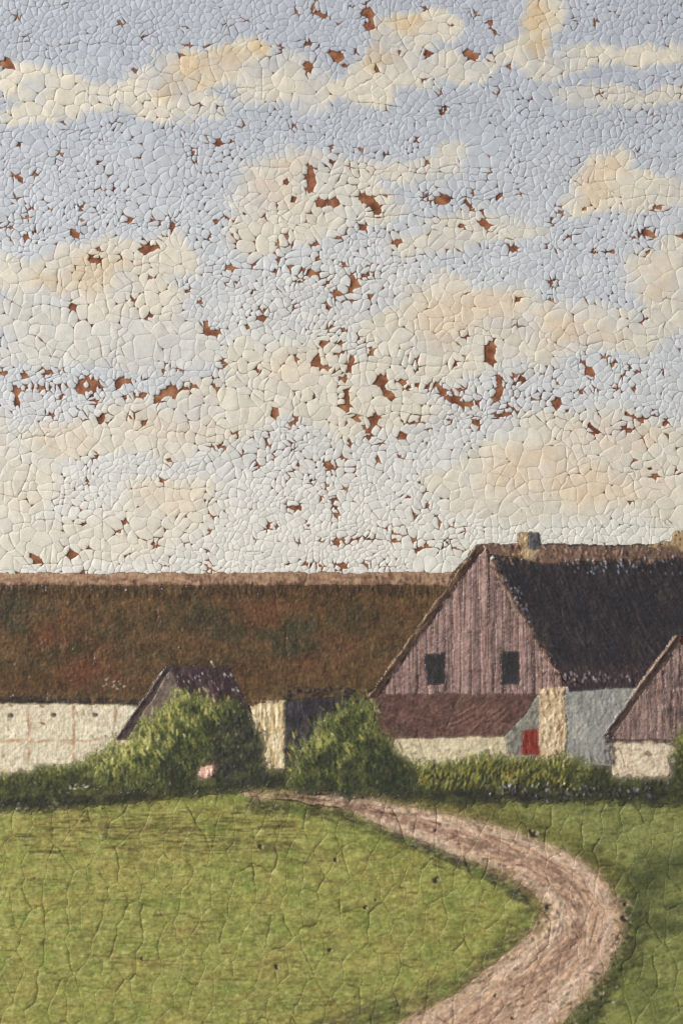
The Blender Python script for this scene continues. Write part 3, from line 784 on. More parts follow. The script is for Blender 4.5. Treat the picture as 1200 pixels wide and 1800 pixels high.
h_plinth = motif("wall", house, "cream wall under the dark red brown strip", MAT_OIL, inside([(685,1298),(890,1295),(892,1330),(715,1350)]), (214, 200, 168), .3)
h_porch = motif("porch", house, None, MAT_OIL, inside([(944,1221),(926,1250),(889,1294),(890,1335),(950,1335),(950,1222)]), (134, 131, 122), .2)
h_door = motif("door", house, "red door beside the cream pillar", MAT_OIL, inside([(916,1284),(947,1282),(948,1328),(916,1328)]), (134, 54, 40), .3)
h_pillar = motif("pillar", house, "cream pillar right of the red door", MAT_OIL, inside([(946,1210),(990,1206),(994,1335),(947,1335)]), (206, 180, 142), 1.1)
h_win = [motif("window", house, None, MAT_DARK, inside(p), (48, 44, 44), .3) for p in
         ([(746,1149),(780,1148),(779,1203),(748,1205)], [(877,1146),(911,1145),(910,1203),(879,1204)])]
h_verge = motif("verge", house, "light ochre verge up the left side of the gable", MAT_OIL, inside([(646,1227),(834,962),(846,958),(850,966),(838,976),(662,1224)]), (104, 78, 64), .9)
h_chim = motif("chimney", house, "cream and dark grey chimney", MAT_OIL, inside([(906,937),(945,935),(946,962),(938,984),(914,984)]), (172, 148, 116), .8)
h_chim_d = motif("chimney_side", house, None, MAT_DARK, inside([(925,938),(946,935),(946,966),(927,964)]), (92, 88, 86), .9)

cot = motif("painted_cottage", None, "small boarded gable house at the right edge", MAT_OIL, inside([(1188,1118),(1300,1280),(1300,1305),(1062,1304),(1064,1290)]), (88, 68, 62), .9)
CX = [1060]
while CX[-1] < 1290: CX.append(CX[-1] + random.uniform(12, 18))
cleft = np.interp(WV, [1118, 1300], [1194, 1066])
for x0, x1 in zip(CX[:-1], CX[1:]):
    m = (WU > np.maximum(x0 + 1, cleft + 5)) & (WU < x1 - 1) & (WV < 1300) & (WV > 1128) & inside([(1188,1118),(1300,1280),(1300,1305),(1062,1304)])
    if m.sum() < 30: continue
    t = random.uniform(.86, 1.14)
    boards.append(motif("board", cot, None, MAT_OIL, m, (int(136 * t), int(113 * t), int(104 * t)), 1.1))
cot_v = motif("verge", cot, None, MAT_OIL, inside([(1060,1292),(1184,1116),(1196,1114),(1196,1124),(1076,1290)]), (96, 76, 68), 1.5)
cot_w = motif("wall", cot, "cream wall under the boards", MAT_OIL, inside([(1072,1302),(1290,1302),(1290,1370),(1074,1364)]), (216, 198, 172), .7)

# planting
_wu, _wv = WU.copy(), WV.copy()
WU += 16 * (vnoise(UU / 13, VG / 13, 451) - .5) + 12 * (vnoise(UU / 6, VG / 6, 452) - .5)
WV += 16 * (vnoise(UU / 13, VG / 13, 453) - .5) + 12 * (vnoise(UU / 6, VG / 6, 454) - .5)
HEDGE_L = [(-90,1372),(0,1358),(60,1352),(120,1340),(170,1320),(230,1330),(350,1340),(500,1350),(530,1395),(470,1384),(400,1393),(300,1404),(200,1414),(100,1424),(0,1430),(-90,1434)]
hedge_l = motif("painted_hedge", None, "low green hedge with a dark foot along the top of the lawn", MAT_OIL, inside(HEDGE_L), (66, 68, 40), .5)
HEDGE_R = [(505,1372),(600,1370),(716,1345),(800,1337),(860,1322),(900,1332),(950,1334),(1000,1326),(1060,1348),(1075,1364),(1290,1364),(1290,1420),(1000,1410),(800,1412),(640,1404),(530,1394)]
hedge_r = motif("painted_hedge", None, "yellow green hedge with a dark foot below the farmhouse", MAT_OIL, inside(HEDGE_R), (66, 66, 38), .5)
BUSH_L = [(165,1342),(178,1317),(222,1305),(248,1276),(274,1261),(292,1240),(308,1222),(345,1226),(385,1238),(415,1233),(432,1252),(446,1278),(464,1298),(472,1335),(478,1378),(330,1392),(170,1380)]
bush_l = motif("painted_bush", None, "large round green bush in front of the small shed", MAT_OIL, inside(BUSH_L), (66, 70, 44), .8)
BUSH_M = [(505,1385),(508,1352),(524,1318),(545,1300),(560,1275),(590,1258),(612,1240),(640,1230),(656,1240),(660,1272),(684,1300),(712,1334),(738,1352),(720,1392),(600,1402)]
bush_m = motif("painted_bush", None, "dark green bush left of the boarded gable", MAT_OIL, inside(BUSH_M), (66, 72, 46), .8)
BUSH_R = [(1172,1400),(1178,1340),(1185,1296),(1215,1270),(1290,1262),(1290,1410)]
bush_r = motif("painted_bush", None, "green bush at the right edge beside the cream wall", MAT_OIL, inside(BUSH_R), (66, 68, 40), 1.0)
dist_bush = motif("painted_treetop", None, "ochre treetop paint behind the roof at the right edge", MAT_OIL, inside([(1136,962),(1160,957),(1178,950),(1190,942),(1205,938),(1290,930),(1290,965),(1140,965)]), (172, 146, 110), .7)
WU, WV = _wu, _wv
flower = motif("painted_flower", None, "small pale pink blossom dab at the foot of the large bush", MAT_OIL, inside([(348,1362),(352,1350),(362,1348),(372,1342),(377,1356),(372,1364),(356,1370)]), (218, 176, 156), 1.8)

_gap = (LAB < 0) & (VG > 1285)
for k_, m_ in ((hedge_l, _gap & (UU < 508)), (hedge_r, _gap & (UU >= 508))):
    LAB[m_] = k_; COL[m_] = lin((62, 62, 40)); HGT[m_] = 2.4
_gap = (LAB == meadow) & (UU < 640) & (VG < 1420)
LAB[_gap] = hedge_l; COL[_gap] = lin((56, 56, 38))
# -- brushwork on the thatch of the barn
b_all = [barn_roof]
strokes(240, blob(ROOF_BARN), (40, 90), (16, 34), (-.3, .3), [(72,66,46),(68,64,46),(104,70,48),(104,78,52),(80,60,40)], (.08, .28), (0, 0), b_all)
for x, y, c_ in [(30,1060,(58,62,48)),(20,1085,(60,62,48)),(340,1085,(66,64,46)),(190,1110,(70,64,44)),(380,1100,(64,62,46)),(510,1110,(52,62,46)),(520,1140,(56,62,46)),(600,1075,(64,60,42)),(640,1090,(70,62,42)),(95,1150,(62,62,42)),(130,1190,(110,62,44)),(180,1180,(108,62,44)),(110,1120,(116,66,46)),(460,1080,(118,72,48)),(560,1170,(104,68,48)),(700,1060,(110,78,52)),(60,1190,(84,60,36)),(450,1180,(96,66,44)),(600,1140,(112,78,56)),(540,1060,(108,72,46))]:
    for k in range(7):
        dab(x + random.gauss(0, 22), y + random.gauss(0, 14), random.uniform(40, 80), random.uniform(18, 34), random.uniform(-.5, .5), lin(c_), (.42 if c_[0] < 90 else .22), 0, only=b_all)
strokes(9500, blob(ROOF_BARN), (6, 20), (1.8, 3.6), (UP - .5, UP + .25), [(64,50,32),(96,72,46),(128,98,68),(80,58,36),(60,58,40),(110,66,46),(48,38,28)], (.08, .3), (-.15, .26), b_all, [3,4,1.3,4,3,2.5,2])
strokes(1500, box(-80, 1026, 800, 1050), (6, 18), (2, 4), (UP - .4, UP + .3), [(60,48,34),(90,68,46),(50,40,30)], (.3, .7), (-.2, .4), [barn_roof, barn_ridge])
strokes(260, box(-80, 1008, 800, 1028), (8, 26), (4, 8), (-.2, .2), [(174,140,112),(148,112,88),(186,150,122),(110,80,66)], (.3, .8), (0, .4), [barn_ridge], [4,3,2,1])
strokes(120, box(330, 1010, 800, 1030), (5, 12), (3, 6), (UP - .4, UP + .4), [(96,68,58),(120,88,72)], (.3, .8), (0, .4), [barn_ridge])
strokes(360, along([(-80,1231),(120,1232),(250,1236)], 2.5), (8, 26), (3, 6), (-.12, .12), [(48,42,38),(66,56,46)], (.4, .8), (-.1, .3), [barn_roof, barn])
strokes(120, along([(440,1236),(500,1230)], 3), (6, 14), (2, 4), (-.6, .2), [(110,84,60),(80,60,44)], (.4, .8), (0, .4), [barn_roof, barn_end])
strokes(90, along([(500,1222),(560,1216),(655,1218)], 5), (6, 14), (3, 6), (-.5, .5), [(40,36,36),(66,52,46),(90,72,60)], (.4, .8), (.2, .8), [barn_roof, doorway], [3,2,1])
strokes(16, box(180, 1190, 235, 1215), (3, 7), (2, 3), (-1.6, .3), [(176,160,140)], (.5, .8), (.5, 1))
dab(374, 1167, 12, 3, 1.05, lin((225, 205, 165)), .9, 1.5)

# -- whitewashed walls
strokes(420, box(-80, 1236, 250, 1372), (8, 26), (3, 8), (-.4, 1.6), [(224,212,182),(196,180,146),(214,196,160),(184,168,138)], (.15, .5), (-.2, .4), [barn])
for x in (-25, 52, 130, 205):
    for k in range(12): dab(x + random.gauss(0, 1.4), random.uniform(1240, 1345), random.uniform(12, 30), 4.5, UP + random.gauss(0, .05), lin((176, 132, 100)), .5, -.1, only=[barn])
for k in range(40): dab(random.uniform(-80, 230), 1302 + random.gauss(0, 1.6), random.uniform(12, 30), 4, random.gauss(0, .06), lin((184, 146, 112)), .4, -.1, only=[barn])
for x, y in ((20, 1258), (95, 1257), (168, 1257)):
    dab(x, y, 11, 8, .2, lin((78, 58, 48)), .8, -.5)
    dab(x + 2, y - 1, 5, 4, .2, lin((52, 42, 38)), .8, -.3)
for x, y in ((20, 1240), (75, 1242), (76, 1272)): dab(x, y, 9, 4, .3, lin((130, 80, 56)), .9, -.3)
strokes(190, box(445, 1236, 502, 1350), (14, 46), (2.4, 5), (UP - .16, UP + .1), [(226,206,164),(190,160,112),(160,124,86),(236,220,184),(206,180,132)], (.4, .85), (-.3, .9), [barn_end], [4,3,1.4,3,3])
strokes(240, box(500, 1226, 650, 1390), (10, 34), (3, 6), (UP - .3, UP + .3), [(38,36,40),(66,62,66),(84,80,84),(44,40,40)], (.3, .7), (-.2, .5), [doorway])

# -- shed
strokes(150, box(210, 1176, 330, 1300), (10, 26), (2, 4.5), (UP + .2, UP + .7), [(132,114,102),(96,82,76),(146,128,114),(84,72,66)], (.25, .6), (-.2, .5), [shed])
strokes(260, box(296, 1170, 445, 1260), (6, 16), (2, 4), (UP - .7, UP - .1), [(54,40,42),(82,62,64),(110,92,92),(44,34,36)], (.3, .7), (-.2, .7), [shed_roof], [4,3,1,3])
strokes(26, box(310, 1180, 420, 1225), (3, 7), (1.8, 2.8), (UP - .6, UP), [(196,184,184),(150,138,140)], (.5, .9), (.4, 1.1), [shed_roof])
strokes(90, along([(206,1298),(294,1172)], 2), (8, 22), (3, 5), (-1.1, -.8), [(66,52,50),(92,76,70)], (.4, .8), (.1, .6), [shed_verge, shed])

# -- gable boards: streaks down each board, dark joints stay as they are
for k in boards:
    mk = np.argwhere(LAB == k)
    if not len(mk): continue
    for q in range(int(len(mk) / 45) + 3):
        j, i = mk[random.randrange(len(mk))]
        dab(us[i], vv_[j], random.uniform(16, 60), random.uniform(2, 4.2), UP + random.gauss(0, .04),
            lin(random.choice([(176,146,134),(140,106,98),(190,160,148),(120,90,82),(150,116,104),(128,98,100)])) , random.uniform(.2, .6), random.uniform(-.1, .14), only=[k])
strokes(120, box(650, 970, 985, 1218), (16, 100), (1.9, 3.0), (UP - .04, UP + .04), [(66,50,46),(84,64,58)], (.4, .8), (-.5, -.1), boards)
strokes(90, along([(862,985),(882,1030),(918,1085),(950,1140),(978,1185),(996,1216)], 5), (6, 16), (3, 6), (.6, 1.3), [(150,116,92),(112,82,66),(176,146,124),(66,52,48)], (.3, .7), (.2, .9), boards + [h_roof, house])
strokes(300, along([(647,1226),(836,962)], 3), (10, 26), (3, 5), (-1.05, -.85), [(150,120,88),(128,98,72),(84,62,54),(70,52,46)], (.4, .85), (.2, .7), [h_verge])
for k in range(60):
    t = random.random(); dab(653 + 186 * t + 6, 1226 - 262 * t + 6, random.uniform(10, 24), 5, -.95, lin((66, 48, 44)), .6, -.2, only=boards + [h_verge])
for k in range(70):
    t = random.random(); dab(644 + 190 * t, 1224 - 262 * t, random.uniform(10, 24), 4, -.95, lin((172, 142, 106)), .6, .3, only=[h_verge])
strokes(420, box(652, 1219, 945, 1298), (8, 30), (2.5, 5), (-1.2, .8), [(112,82,72),(84,60,54),(92,66,56),(124,94,82),(72,52,48)], (.2, .5), (-.2, .4), [h_band])
strokes(60, box(800, 1240, 880, 1290), (20, 44), (2.5, 4), (-.8, -.4), [(134,100,88),(120,86,76)], (.3, .6), (.1, .4), [h_band])
strokes(200, box(685, 1296, 892, 1345), (8, 26), (3, 6), (-.8, .9), [(224,208,172),(190,172,136),(210,196,160)], (.25, .6), (-.2, .6), [h_plinth])
for w in h_win:
    mk = np.argwhere(LAB == w)
    for q in range(40):
        j, i = mk[random.randrange(len(mk))]
        dab(us[i], vv_[j], random.uniform(8, 20), 3, UP + random.gauss(0, .2), lin(random.choice([(40,38,42),(62,58,62),(52,48,52),(74,70,72)])), .5, random.uniform(-.2, .4), only=[w])
strokes(160, box(888, 1222, 950, 1335), (6, 18), (3, 5), (UP - .5, UP + .5), [(114,108,98),(140,132,120),(96,88,80)], (.3, .7), (-.2, .5), [h_porch])
strokes(46, box(914, 1282, 950, 1328), (8, 22), (3, 5), (UP - .15, UP + .15), [(146,60,42),(116,46,36),(134,56,44),(100,44,38)], (.3, .7), (-.1, .5), [h_door])
strokes(170, box(944, 1210, 995, 1335), (6, 18), (2.5, 5), (UP - .5, UP + .5), [(226,204,166),(184,150,112),(150,112,84),(236,216,184),(120,92,72)], (.4, .85), (-.2, 1.2), [h_pillar], [4,3,1.5,3,.8])
strokes(330, box(990, 1208, 1130, 1345), (8, 26), (3, 6), (UP - .4, UP + .6), [(132,130,124),(162,160,154),(116,114,110),(148,145,138),(172,168,160)], (.25, .6), (-.2, .5), [h_side])

# -- black thatch
strokes(3200, box(850, 970, 1290, 1215), (12, 36), (1.9, 3.8), (UP - .62, UP - .25), [(42,36,37),(64,56,56),(34,30,32),(78,68,66),(54,48,50)], (.2, .55), (-.3, .45), [h_roof], [4,3,4,1,3])
strokes(500, box(980, 1170, 1160, 1214), (8, 22), (2, 4), (UP - .6, UP - .1), [(82,62,64),(70,54,56),(56,46,48)], (.3, .6), (-.2, .4), [h_roof])
strokes(420, box(850, 955, 1290, 990), (5, 14), (2.5, 5), (UP - .8, UP + .3), [(142,114,94),(92,70,60),(166,138,114),(70,56,52),(116,88,80)], (.4, .85), (-.1, 1.2), [h_ridge, h_roof], [3,3,1.5,3,2])
strokes(120, along([(864,985),(905,1050),(950,1130),(985,1195)], 7), (5, 12), (3, 5), (.4, 1.4), [(44,38,40),(80,70,72),(60,52,54)], (.4, .8), (.2, 1.0), [h_roof])
strokes(70, along([(870,1010),(905,1055),(925,1085)], 6), (4, 7), (2.5, 4), (UP - .5, UP), [(140,136,146),(110,104,112)], (.4, .8), (.6, 1.6), [h_roof])
strokes(60, box(990, 980, 1200, 1010), (4, 8), (2.5, 4), (UP - .5, UP), [(150,148,164),(110,104,110),(60,52,52)], (.4, .8), (.6, 1.8), [h_roof, h_ridge])
strokes(60, along([(985,1186),(1040,1192),(1120,1190)], 4), (4, 8), (2.5, 4), (UP - .4, UP + .3), [(160,150,148),(120,104,102),(50,42,44)], (.4, .85), (.4, 1.3), [h_roof])
strokes(40, along([(700 + 250, 1176), (965, 1190), (1000, 1200)], 8), (4, 9), (2.5, 4), (UP - .4, UP + .3), [(150,116,104),(70,52,50)], (.4, .8), (.4, 1.2))
strokes(46, box(902, 934, 930, 986), (4, 10), (3, 5), (UP - .5, UP + .5), [(226,204,160),(172,136,94),(206,176,120),(110,80,60)], (.5, .9), (0, 1.2), [h_chim, h_ridge])
strokes(30, box(888, 938, 912, 965), (4, 9), (2.5, 4), (UP - .5, UP + .5), [(96,70,58),(70,54,50),(140,110,90)], (.5, .9), (.3, 1.3), [h_ridge, h_chim, h_roof])
strokes(24, box(924, 936, 948, 966), (5, 14), (3, 5), (UP - .2, UP + .2), [(76,76,80),(100,100,104),(60,56,58)], (.4, .8), (0, .7), [h_chim_d])
strokes(120, box(1145, 925, 1290, 962), (4, 10), (3, 5), (UP - .8, UP + .8), [(182,150,110),(130,102,76),(206,178,138),(104,82,64)], (.4, .85), (.1, 1.0), [dist_bush, h_ridge])

# -- cottage
strokes(260, along([(1062,1292),(1190,1116)], 2.5), (8, 22), (2.5, 4.5), (-1.05, -.8), [(78,60,56),(60,46,46),(104,82,74)], (.4, .8), (.1, .7), [cot_v])
for k in range(50):
    t = random.random(); dab(1100 + 88 * t, 1234 - 118 * t, random.uniform(8, 18), 3.4, -.93, lin((176, 146, 120)), .6, .4, only=[cot_v])
strokes(70, box(1070, 1140, 1290, 1300), (16, 80), (1.9, 3.0), (UP - .04, UP + .04), [(66,50,46),(84,64,58)], (.4, .8), (-.4, -.1), boards)
strokes(40, box(1160, 1180, 1200, 1260), (8, 30), (3, 5), (UP - .1, UP + .1), [(72,58,66),(60,48,50)], (.3, .7), (-.2, .2))
strokes(140, along([(1065,1302),(1180,1303),(1290,1304)], 2), (8, 20), (3, 5), (-.1, .1), [(70,54,50),(90,70,62)], (.4, .8), (0, .4), [cot, cot_w])
strokes(200, box(1072, 1304, 1290, 1366), (6, 18), (3, 6), (-.6, 1.2), [(226,206,180),(186,164,138),(214,192,162),(200,170,150)], (.3, .7), (-.2, .8), [cot_w])
dab(1138, 1325, 12, 9, .6, lin((120, 96, 80)), .8, -.2)
strokes(60, box(1060, 1290, 1080, 1345), (5, 12), (3, 5), (UP - .4, UP + .4), [(60,48,48),(84,68,66)], (.4, .8), (.1, .8))

# -- bushes and hedges: leaf dabs, lit from the left, dark on the right
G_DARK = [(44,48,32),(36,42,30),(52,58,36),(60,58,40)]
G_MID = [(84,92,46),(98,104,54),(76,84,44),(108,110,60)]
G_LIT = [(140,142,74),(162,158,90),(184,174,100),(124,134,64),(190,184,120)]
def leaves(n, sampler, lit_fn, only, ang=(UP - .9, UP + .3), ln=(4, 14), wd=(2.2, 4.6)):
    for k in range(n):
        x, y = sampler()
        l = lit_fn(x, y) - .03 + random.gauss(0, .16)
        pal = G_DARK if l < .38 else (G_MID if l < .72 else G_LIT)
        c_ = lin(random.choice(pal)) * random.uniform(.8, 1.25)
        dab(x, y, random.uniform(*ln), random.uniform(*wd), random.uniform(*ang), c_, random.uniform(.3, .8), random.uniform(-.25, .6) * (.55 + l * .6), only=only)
vis = [bush_l, hedge_l, shed, shed_roof, barn, barn_end]
def clump(x, y, seed, sc_=15): return 1.25 * (float(fbm(x / sc_, y / sc_, seed, 2)) - .5)
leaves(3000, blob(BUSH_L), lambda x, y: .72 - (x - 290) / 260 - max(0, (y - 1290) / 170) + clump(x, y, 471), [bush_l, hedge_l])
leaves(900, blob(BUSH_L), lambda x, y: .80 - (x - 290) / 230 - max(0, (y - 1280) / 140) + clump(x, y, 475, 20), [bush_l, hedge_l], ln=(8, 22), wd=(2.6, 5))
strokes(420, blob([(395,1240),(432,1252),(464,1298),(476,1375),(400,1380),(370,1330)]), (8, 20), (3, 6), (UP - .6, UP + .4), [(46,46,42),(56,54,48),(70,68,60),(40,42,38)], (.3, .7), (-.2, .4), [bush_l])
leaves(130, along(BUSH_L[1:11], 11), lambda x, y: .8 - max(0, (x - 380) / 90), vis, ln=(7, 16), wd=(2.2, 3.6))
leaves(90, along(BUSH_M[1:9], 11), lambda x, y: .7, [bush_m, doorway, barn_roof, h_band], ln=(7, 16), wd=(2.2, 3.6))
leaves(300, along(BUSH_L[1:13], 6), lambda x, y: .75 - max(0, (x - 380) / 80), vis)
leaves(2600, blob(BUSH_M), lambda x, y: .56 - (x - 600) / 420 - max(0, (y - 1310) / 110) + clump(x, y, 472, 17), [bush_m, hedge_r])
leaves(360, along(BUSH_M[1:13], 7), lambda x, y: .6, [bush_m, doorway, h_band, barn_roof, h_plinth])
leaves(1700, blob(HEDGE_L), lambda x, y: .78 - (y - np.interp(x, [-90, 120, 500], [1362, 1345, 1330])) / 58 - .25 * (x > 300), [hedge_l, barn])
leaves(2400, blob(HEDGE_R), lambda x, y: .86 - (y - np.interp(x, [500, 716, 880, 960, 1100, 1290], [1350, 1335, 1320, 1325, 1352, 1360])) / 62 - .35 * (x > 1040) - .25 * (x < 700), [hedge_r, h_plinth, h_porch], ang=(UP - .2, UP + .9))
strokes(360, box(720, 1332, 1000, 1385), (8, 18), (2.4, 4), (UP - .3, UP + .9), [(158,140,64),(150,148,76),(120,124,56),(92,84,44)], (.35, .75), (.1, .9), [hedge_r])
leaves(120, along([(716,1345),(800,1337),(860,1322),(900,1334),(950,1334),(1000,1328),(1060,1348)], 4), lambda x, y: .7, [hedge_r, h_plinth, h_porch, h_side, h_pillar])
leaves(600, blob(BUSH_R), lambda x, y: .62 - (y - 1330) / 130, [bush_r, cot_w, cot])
leaves(60, along(BUSH_R[1:5], 6), lambda x, y: .6, [bush_r, cot_w, cot] + boards)
for ln_, only in (([(-80,1424),(0,1420),(120,1412),(250,1402),(360,1390),(470,1376),(520,1384)], [hedge_l, lawn]), ([(520,1390),(640,1398),(800,1404),(1000,1404),(1290,1410)], [hedge_r, meadow, path])):
    strokes(420, along(ln_, 6), (12, 34), (4, 9), (-.2, .2), [(44,44,34),(54,54,38),(38,38,34)], (.35, .75), (-.1, .3), only)
strokes(160, along([(860,1385),(960,1392),(1060,1388),(1180,1385)], 8), (4, 9), (3, 5), (UP - .6, UP + .6), [(50,46,52),(110,106,116),(160,152,160),(40,38,40)], (.4, .9), (.4, 1.6), [hedge_r], [4,2,1,4])
strokes(40, along([(-80,1425),(60,1424),(130,1412)], 4), (4, 9), (2.5, 4), (-.5, .5), [(150,140,120),(70,64,56)], (.4, .8), (.3, 1.0))
strokes(26, box(346, 1344, 378, 1370), (4, 9), (3, 5), (UP - .6, UP + .6), [(234,200,180),(214,164,140),(240,214,196),(190,140,120)], (.5, .95), (.4, 1.8), [flower])
strokes(26, along([(120,1388),(132,1386),(170,1384),(240,1376)], 3), (3, 8), (2, 3.2), (-.6, .4), [(196,186,164),(150,146,118)], (.5, .9), (.4, 1.2), [hedge_l])

# -- grass
strokes(600, box(-80, 1400, 1000, 1880), (50, 130), (10, 26), (-.1, .1), [(160,150,86),(138,147,76),(160,146,82),(144,143,74),(126,132,64)], (.12, .4), (0, 0), [lawn])
strokes(9000, box(-80, 1395, 970, 1880), (5, 18), (2, 4.2), (-.35, .35), [(174,172,102),(140,150,74),(160,154,86),(188,182,118),(116,114,60),(146,128,74)], (.15, .5), (-.25, .35), [lawn], [3,4,4,1.4,1.5,1.2])
strokes(260, box(40, 1425, 520, 1500), (14, 60), (2, 3.4), (-.08, .06), [(92,80,46),(78,74,42),(110,94,56)], (.35, .75), (-.4, .3), [lawn])
strokes(520, box(-80, 1420, 960, 1870), (10, 46), (2.2, 4), (-.1, .1), [(104,92,50),(92,88,46),(120,104,58)], (.3, .7), (-.3, .3), [lawn])
for (x, y, r, n) in [(200,1460,140,90),(300,1458,60,40),(80,1550,60,30),(330,1640,50,30),(250,1690,70,40),(460,1480,80,40),(530,1760,70,50),(480,1690,40,24),(700,1480,50,24),(560,1510,40,20)]:
    for k in range(n): dab(x + random.gauss(0, r * .6), y + random.gauss(0, r * .12), random.uniform(8, 30), random.uniform(2, 4), random.gauss(0, .12), lin(random.choice([(104,90,54),(120,100,62),(88,86,48)])), random.uniform(.25, .6), random.uniform(-.3, .5), only=[lawn])
# dark banks beside the track
INNER = [(440,1415),(560,1424),(640,1446),(720,1476),(800,1508),(880,1540),(925,1570)]
strokes(420, along(INNER, 7), (16, 46), (4, 9), (.15, .5), [(78,78,48),(66,64,46),(92,92,52)], (.25, .6), (-.1, .4), [lawn])
strokes(200, along([(690,1462),(760,1490),(860,1535),(920,1575)], 7), (12, 34), (4, 8), (.2, .6), [(62,60,50),(74,72,56)], (.35, .7), (-.1, .4), [lawn])
strokes(460, along([(940,1600),(915,1645),(860,1690),(800,1735),(730,1762),(640,1790),(540,1820)], 11), (16, 50), (5, 11), (-.7, -.15), [(84,80,52),(96,92,58),(104,100,60)], (.2, .5), (-.1, .3), [lawn])
strokes(3600, box(880, 1400, 1290, 1880), (6, 22), (2.2, 4.6), (-.4, .3), [(136,142,76),(108,114,60),(152,154,88),(92,94,52),(124,128,68)], (.2, .55), (-.25, .35), [meadow])
strokes(700, along([(1085,1540),(1108,1600),(1105,1660),(1075,1722),(1020,1790),(980,1850)], 16), (12, 34), (5, 11), (-1.2, .3), [(78,80,48),(88,90,52),(68,68,46)], (.22, .55), (-.1, .4), [meadow])
strokes(500, along([(640,1404),(780,1422),(900,1440),(1000,1478),(1080,1540),(1150,1560)], 12), (14, 40), (5, 10), (-.1, .5), [(92,92,50),(80,82,46),(120,112,60)], (.2, .5), (-.1, .3), [meadow])
strokes(160, box(1110, 1500, 1290, 1640), (30, 80), (10, 22), (-.6, .1), [(78,84,52),(90,96,56)], (.15, .4), (0, .1), [meadow])
strokes(160, box(1080, 1640, 1290, 1880), (20, 60), (8, 18), (-.9, -.2), [(136,140,76),(124,132,66),(100,108,58)], (.2, .5), (-.1, .2), [meadow])
# cart track: streaks follow the bend
CENTRE = [(480,1398),(600,1414),(720,1444),(830,1478),(930,1512),(1000,1555),(1026,1605),(1010,1660),(960,1710),(890,1765),(820,1820),(760,1880)]
def track(n, off_lo, off_hi, ln, wd, cols, alpha, dh):
    seg = [math.dist(a_, b_) for a_, b_ in zip(CENTRE[:-1], CENTRE[1:])]; tot = sum(seg)
    for k in range(n):
        t = random.uniform(0, tot); acc = 0
        for (p, q, s) in zip(CENTRE[:-1], CENTRE[1:], seg):
            if acc + s >= t: break
            acc += s
        f = (t - acc) / s
        x, y = p[0] + (q[0] - p[0]) * f, p[1] + (q[1] - p[1]) * f
        an = math.atan2(q[1] - p[1], q[0] - p[0])
        hw = np.interp(t, [0, 120, 420, 620, tot], [5, 16, 46, 72, 110])
        o = random.uniform(off_lo, off_hi) * hw
        dab(x - math.sin(an) * o, y + math.cos(an) * o, random.uniform(*ln), random.uniform(*wd), an + random.gauss(0, .16), lin(random.choice(cols)) * random.uniform(.88, 1.12), random.uniform(*alpha), random.uniform(*dh), only=[path])
track(2600, -1.1, 1.1, (10, 40), (3, 8), [(212,180,150),(196,160,132),(204,168,144),(224,196,166),(182,146,120),(208,170,138)], (.2, .5), (-.25, .5))
track(260, -.6, .6, (30, 80), (2.2, 4), [(140,110,92),(126,96,82),(156,124,106)], (.3, .65), (-.5, .3))
track(260, .45, .75, (20, 50), (5, 10), [(218,192,166),(212,184,156)], (.25, .55), (0, .4))
track(260, -.75, -.45, (20, 50), (5, 10), [(218,190,168),(210,182,158)], (.25, .55), (0, .4))
track(200, -.25, .2, (20, 50), (5, 12), [(150,120,102),(140,110,92)], (.2, .5), (-.3, .2))
track(420, .85, 1.25, (10, 30), (4, 9), [(140,122,82),(122,108,70),(162,138,102)], (.25, .6), (-.1, .4))
track(420, -1.25, -.88, (10, 30), (4, 9), [(140,122,82),(122,112,68),(162,138,102)], (.25, .6), (-.1, .4))
track(300, -1.1, 1.1, (5, 12), (3, 5), [(220,192,166),(120,92,72),(200,160,140)], (.4, .8), (.2, 1.2))
strokes(300, along(PATH_OUT[2:], 7), (8, 24), (3, 6), (-.3, 1.2), [(150,132,84),(128,112,72),(170,146,104),(96,84,58)], (.25, .6), (0, .6), [path, meadow])
strokes(260, along(PATH_IN[:9], 8), (8, 24), (3, 6), (-.9, .2), [(156,130,92),(130,108,74),(110,92,64)], (.25, .6), (0, .6), [path, lawn])
strokes(90, along([(1085,1580),(1098,1620),(1085,1670),(1040,1730)], 10), (4, 10), (3, 6), (-1, 1), [(60,52,48),(90,78,72),(150,138,116)], (.4, .85), (.2, .9))
strokes(70, along([(900,1730),(1000,1780),(1060,1740)], 18), (4, 10), (3, 6), (-1, 1), [(70,60,50),(150,140,110),(206,190,160)], (.3, .7), (.3, 1.2))
# wet edges: the colours of soft things run into each other
SOFT = np.isin(LAB, [lawn, path, meadow, hedge_l, hedge_r, bush_l, bush_m, bush_r])
edge_m = np.zeros(LAB.shape)
edge_m[:, 1:] = np.maximum(edge_m[:, 1:], LAB[:, 1:] != LAB[:, :-1]); edge_m[1:] = np.maximum(edge_m[1:], LAB[1:] != LAB[:-1])
def blur(A, r, times=2):
    for _ in range(times):
        for ax in (0, 1):
            B = np.cumsum(np.concatenate([np.repeat(np.take(A, [0], ax), r + 1, ax), A, np.repeat(np.take(A, [-1], ax), r, ax)], ax), ax)
            n_ = A.shape[ax]
            A = (np.take(B, range(2 * r + 1, 2 * r + 1 + n_), ax) - np.take(B, range(0, n_), ax)) / (2 * r + 1)
    return A
near_edge = np.clip(blur(edge_m, 5) * 9, 0, 1) * SOFT * (.45 + .55 * sm(.35, .6, vnoise(UU / 8, VG / 8, 671)))
COL = mixc(COL, blur(COL, 5), near_edge)
off_sky = np.clip(blur((LAB < 0).astype(float), 4) * 50, 0, 1)
COL = mixc(COL, blur(COL, 1), np.clip(blur(edge_m, 2) * 4, 0, .75) * (1 - SOFT) * (1 - off_sky) * ~np.isin(LAB, boards))
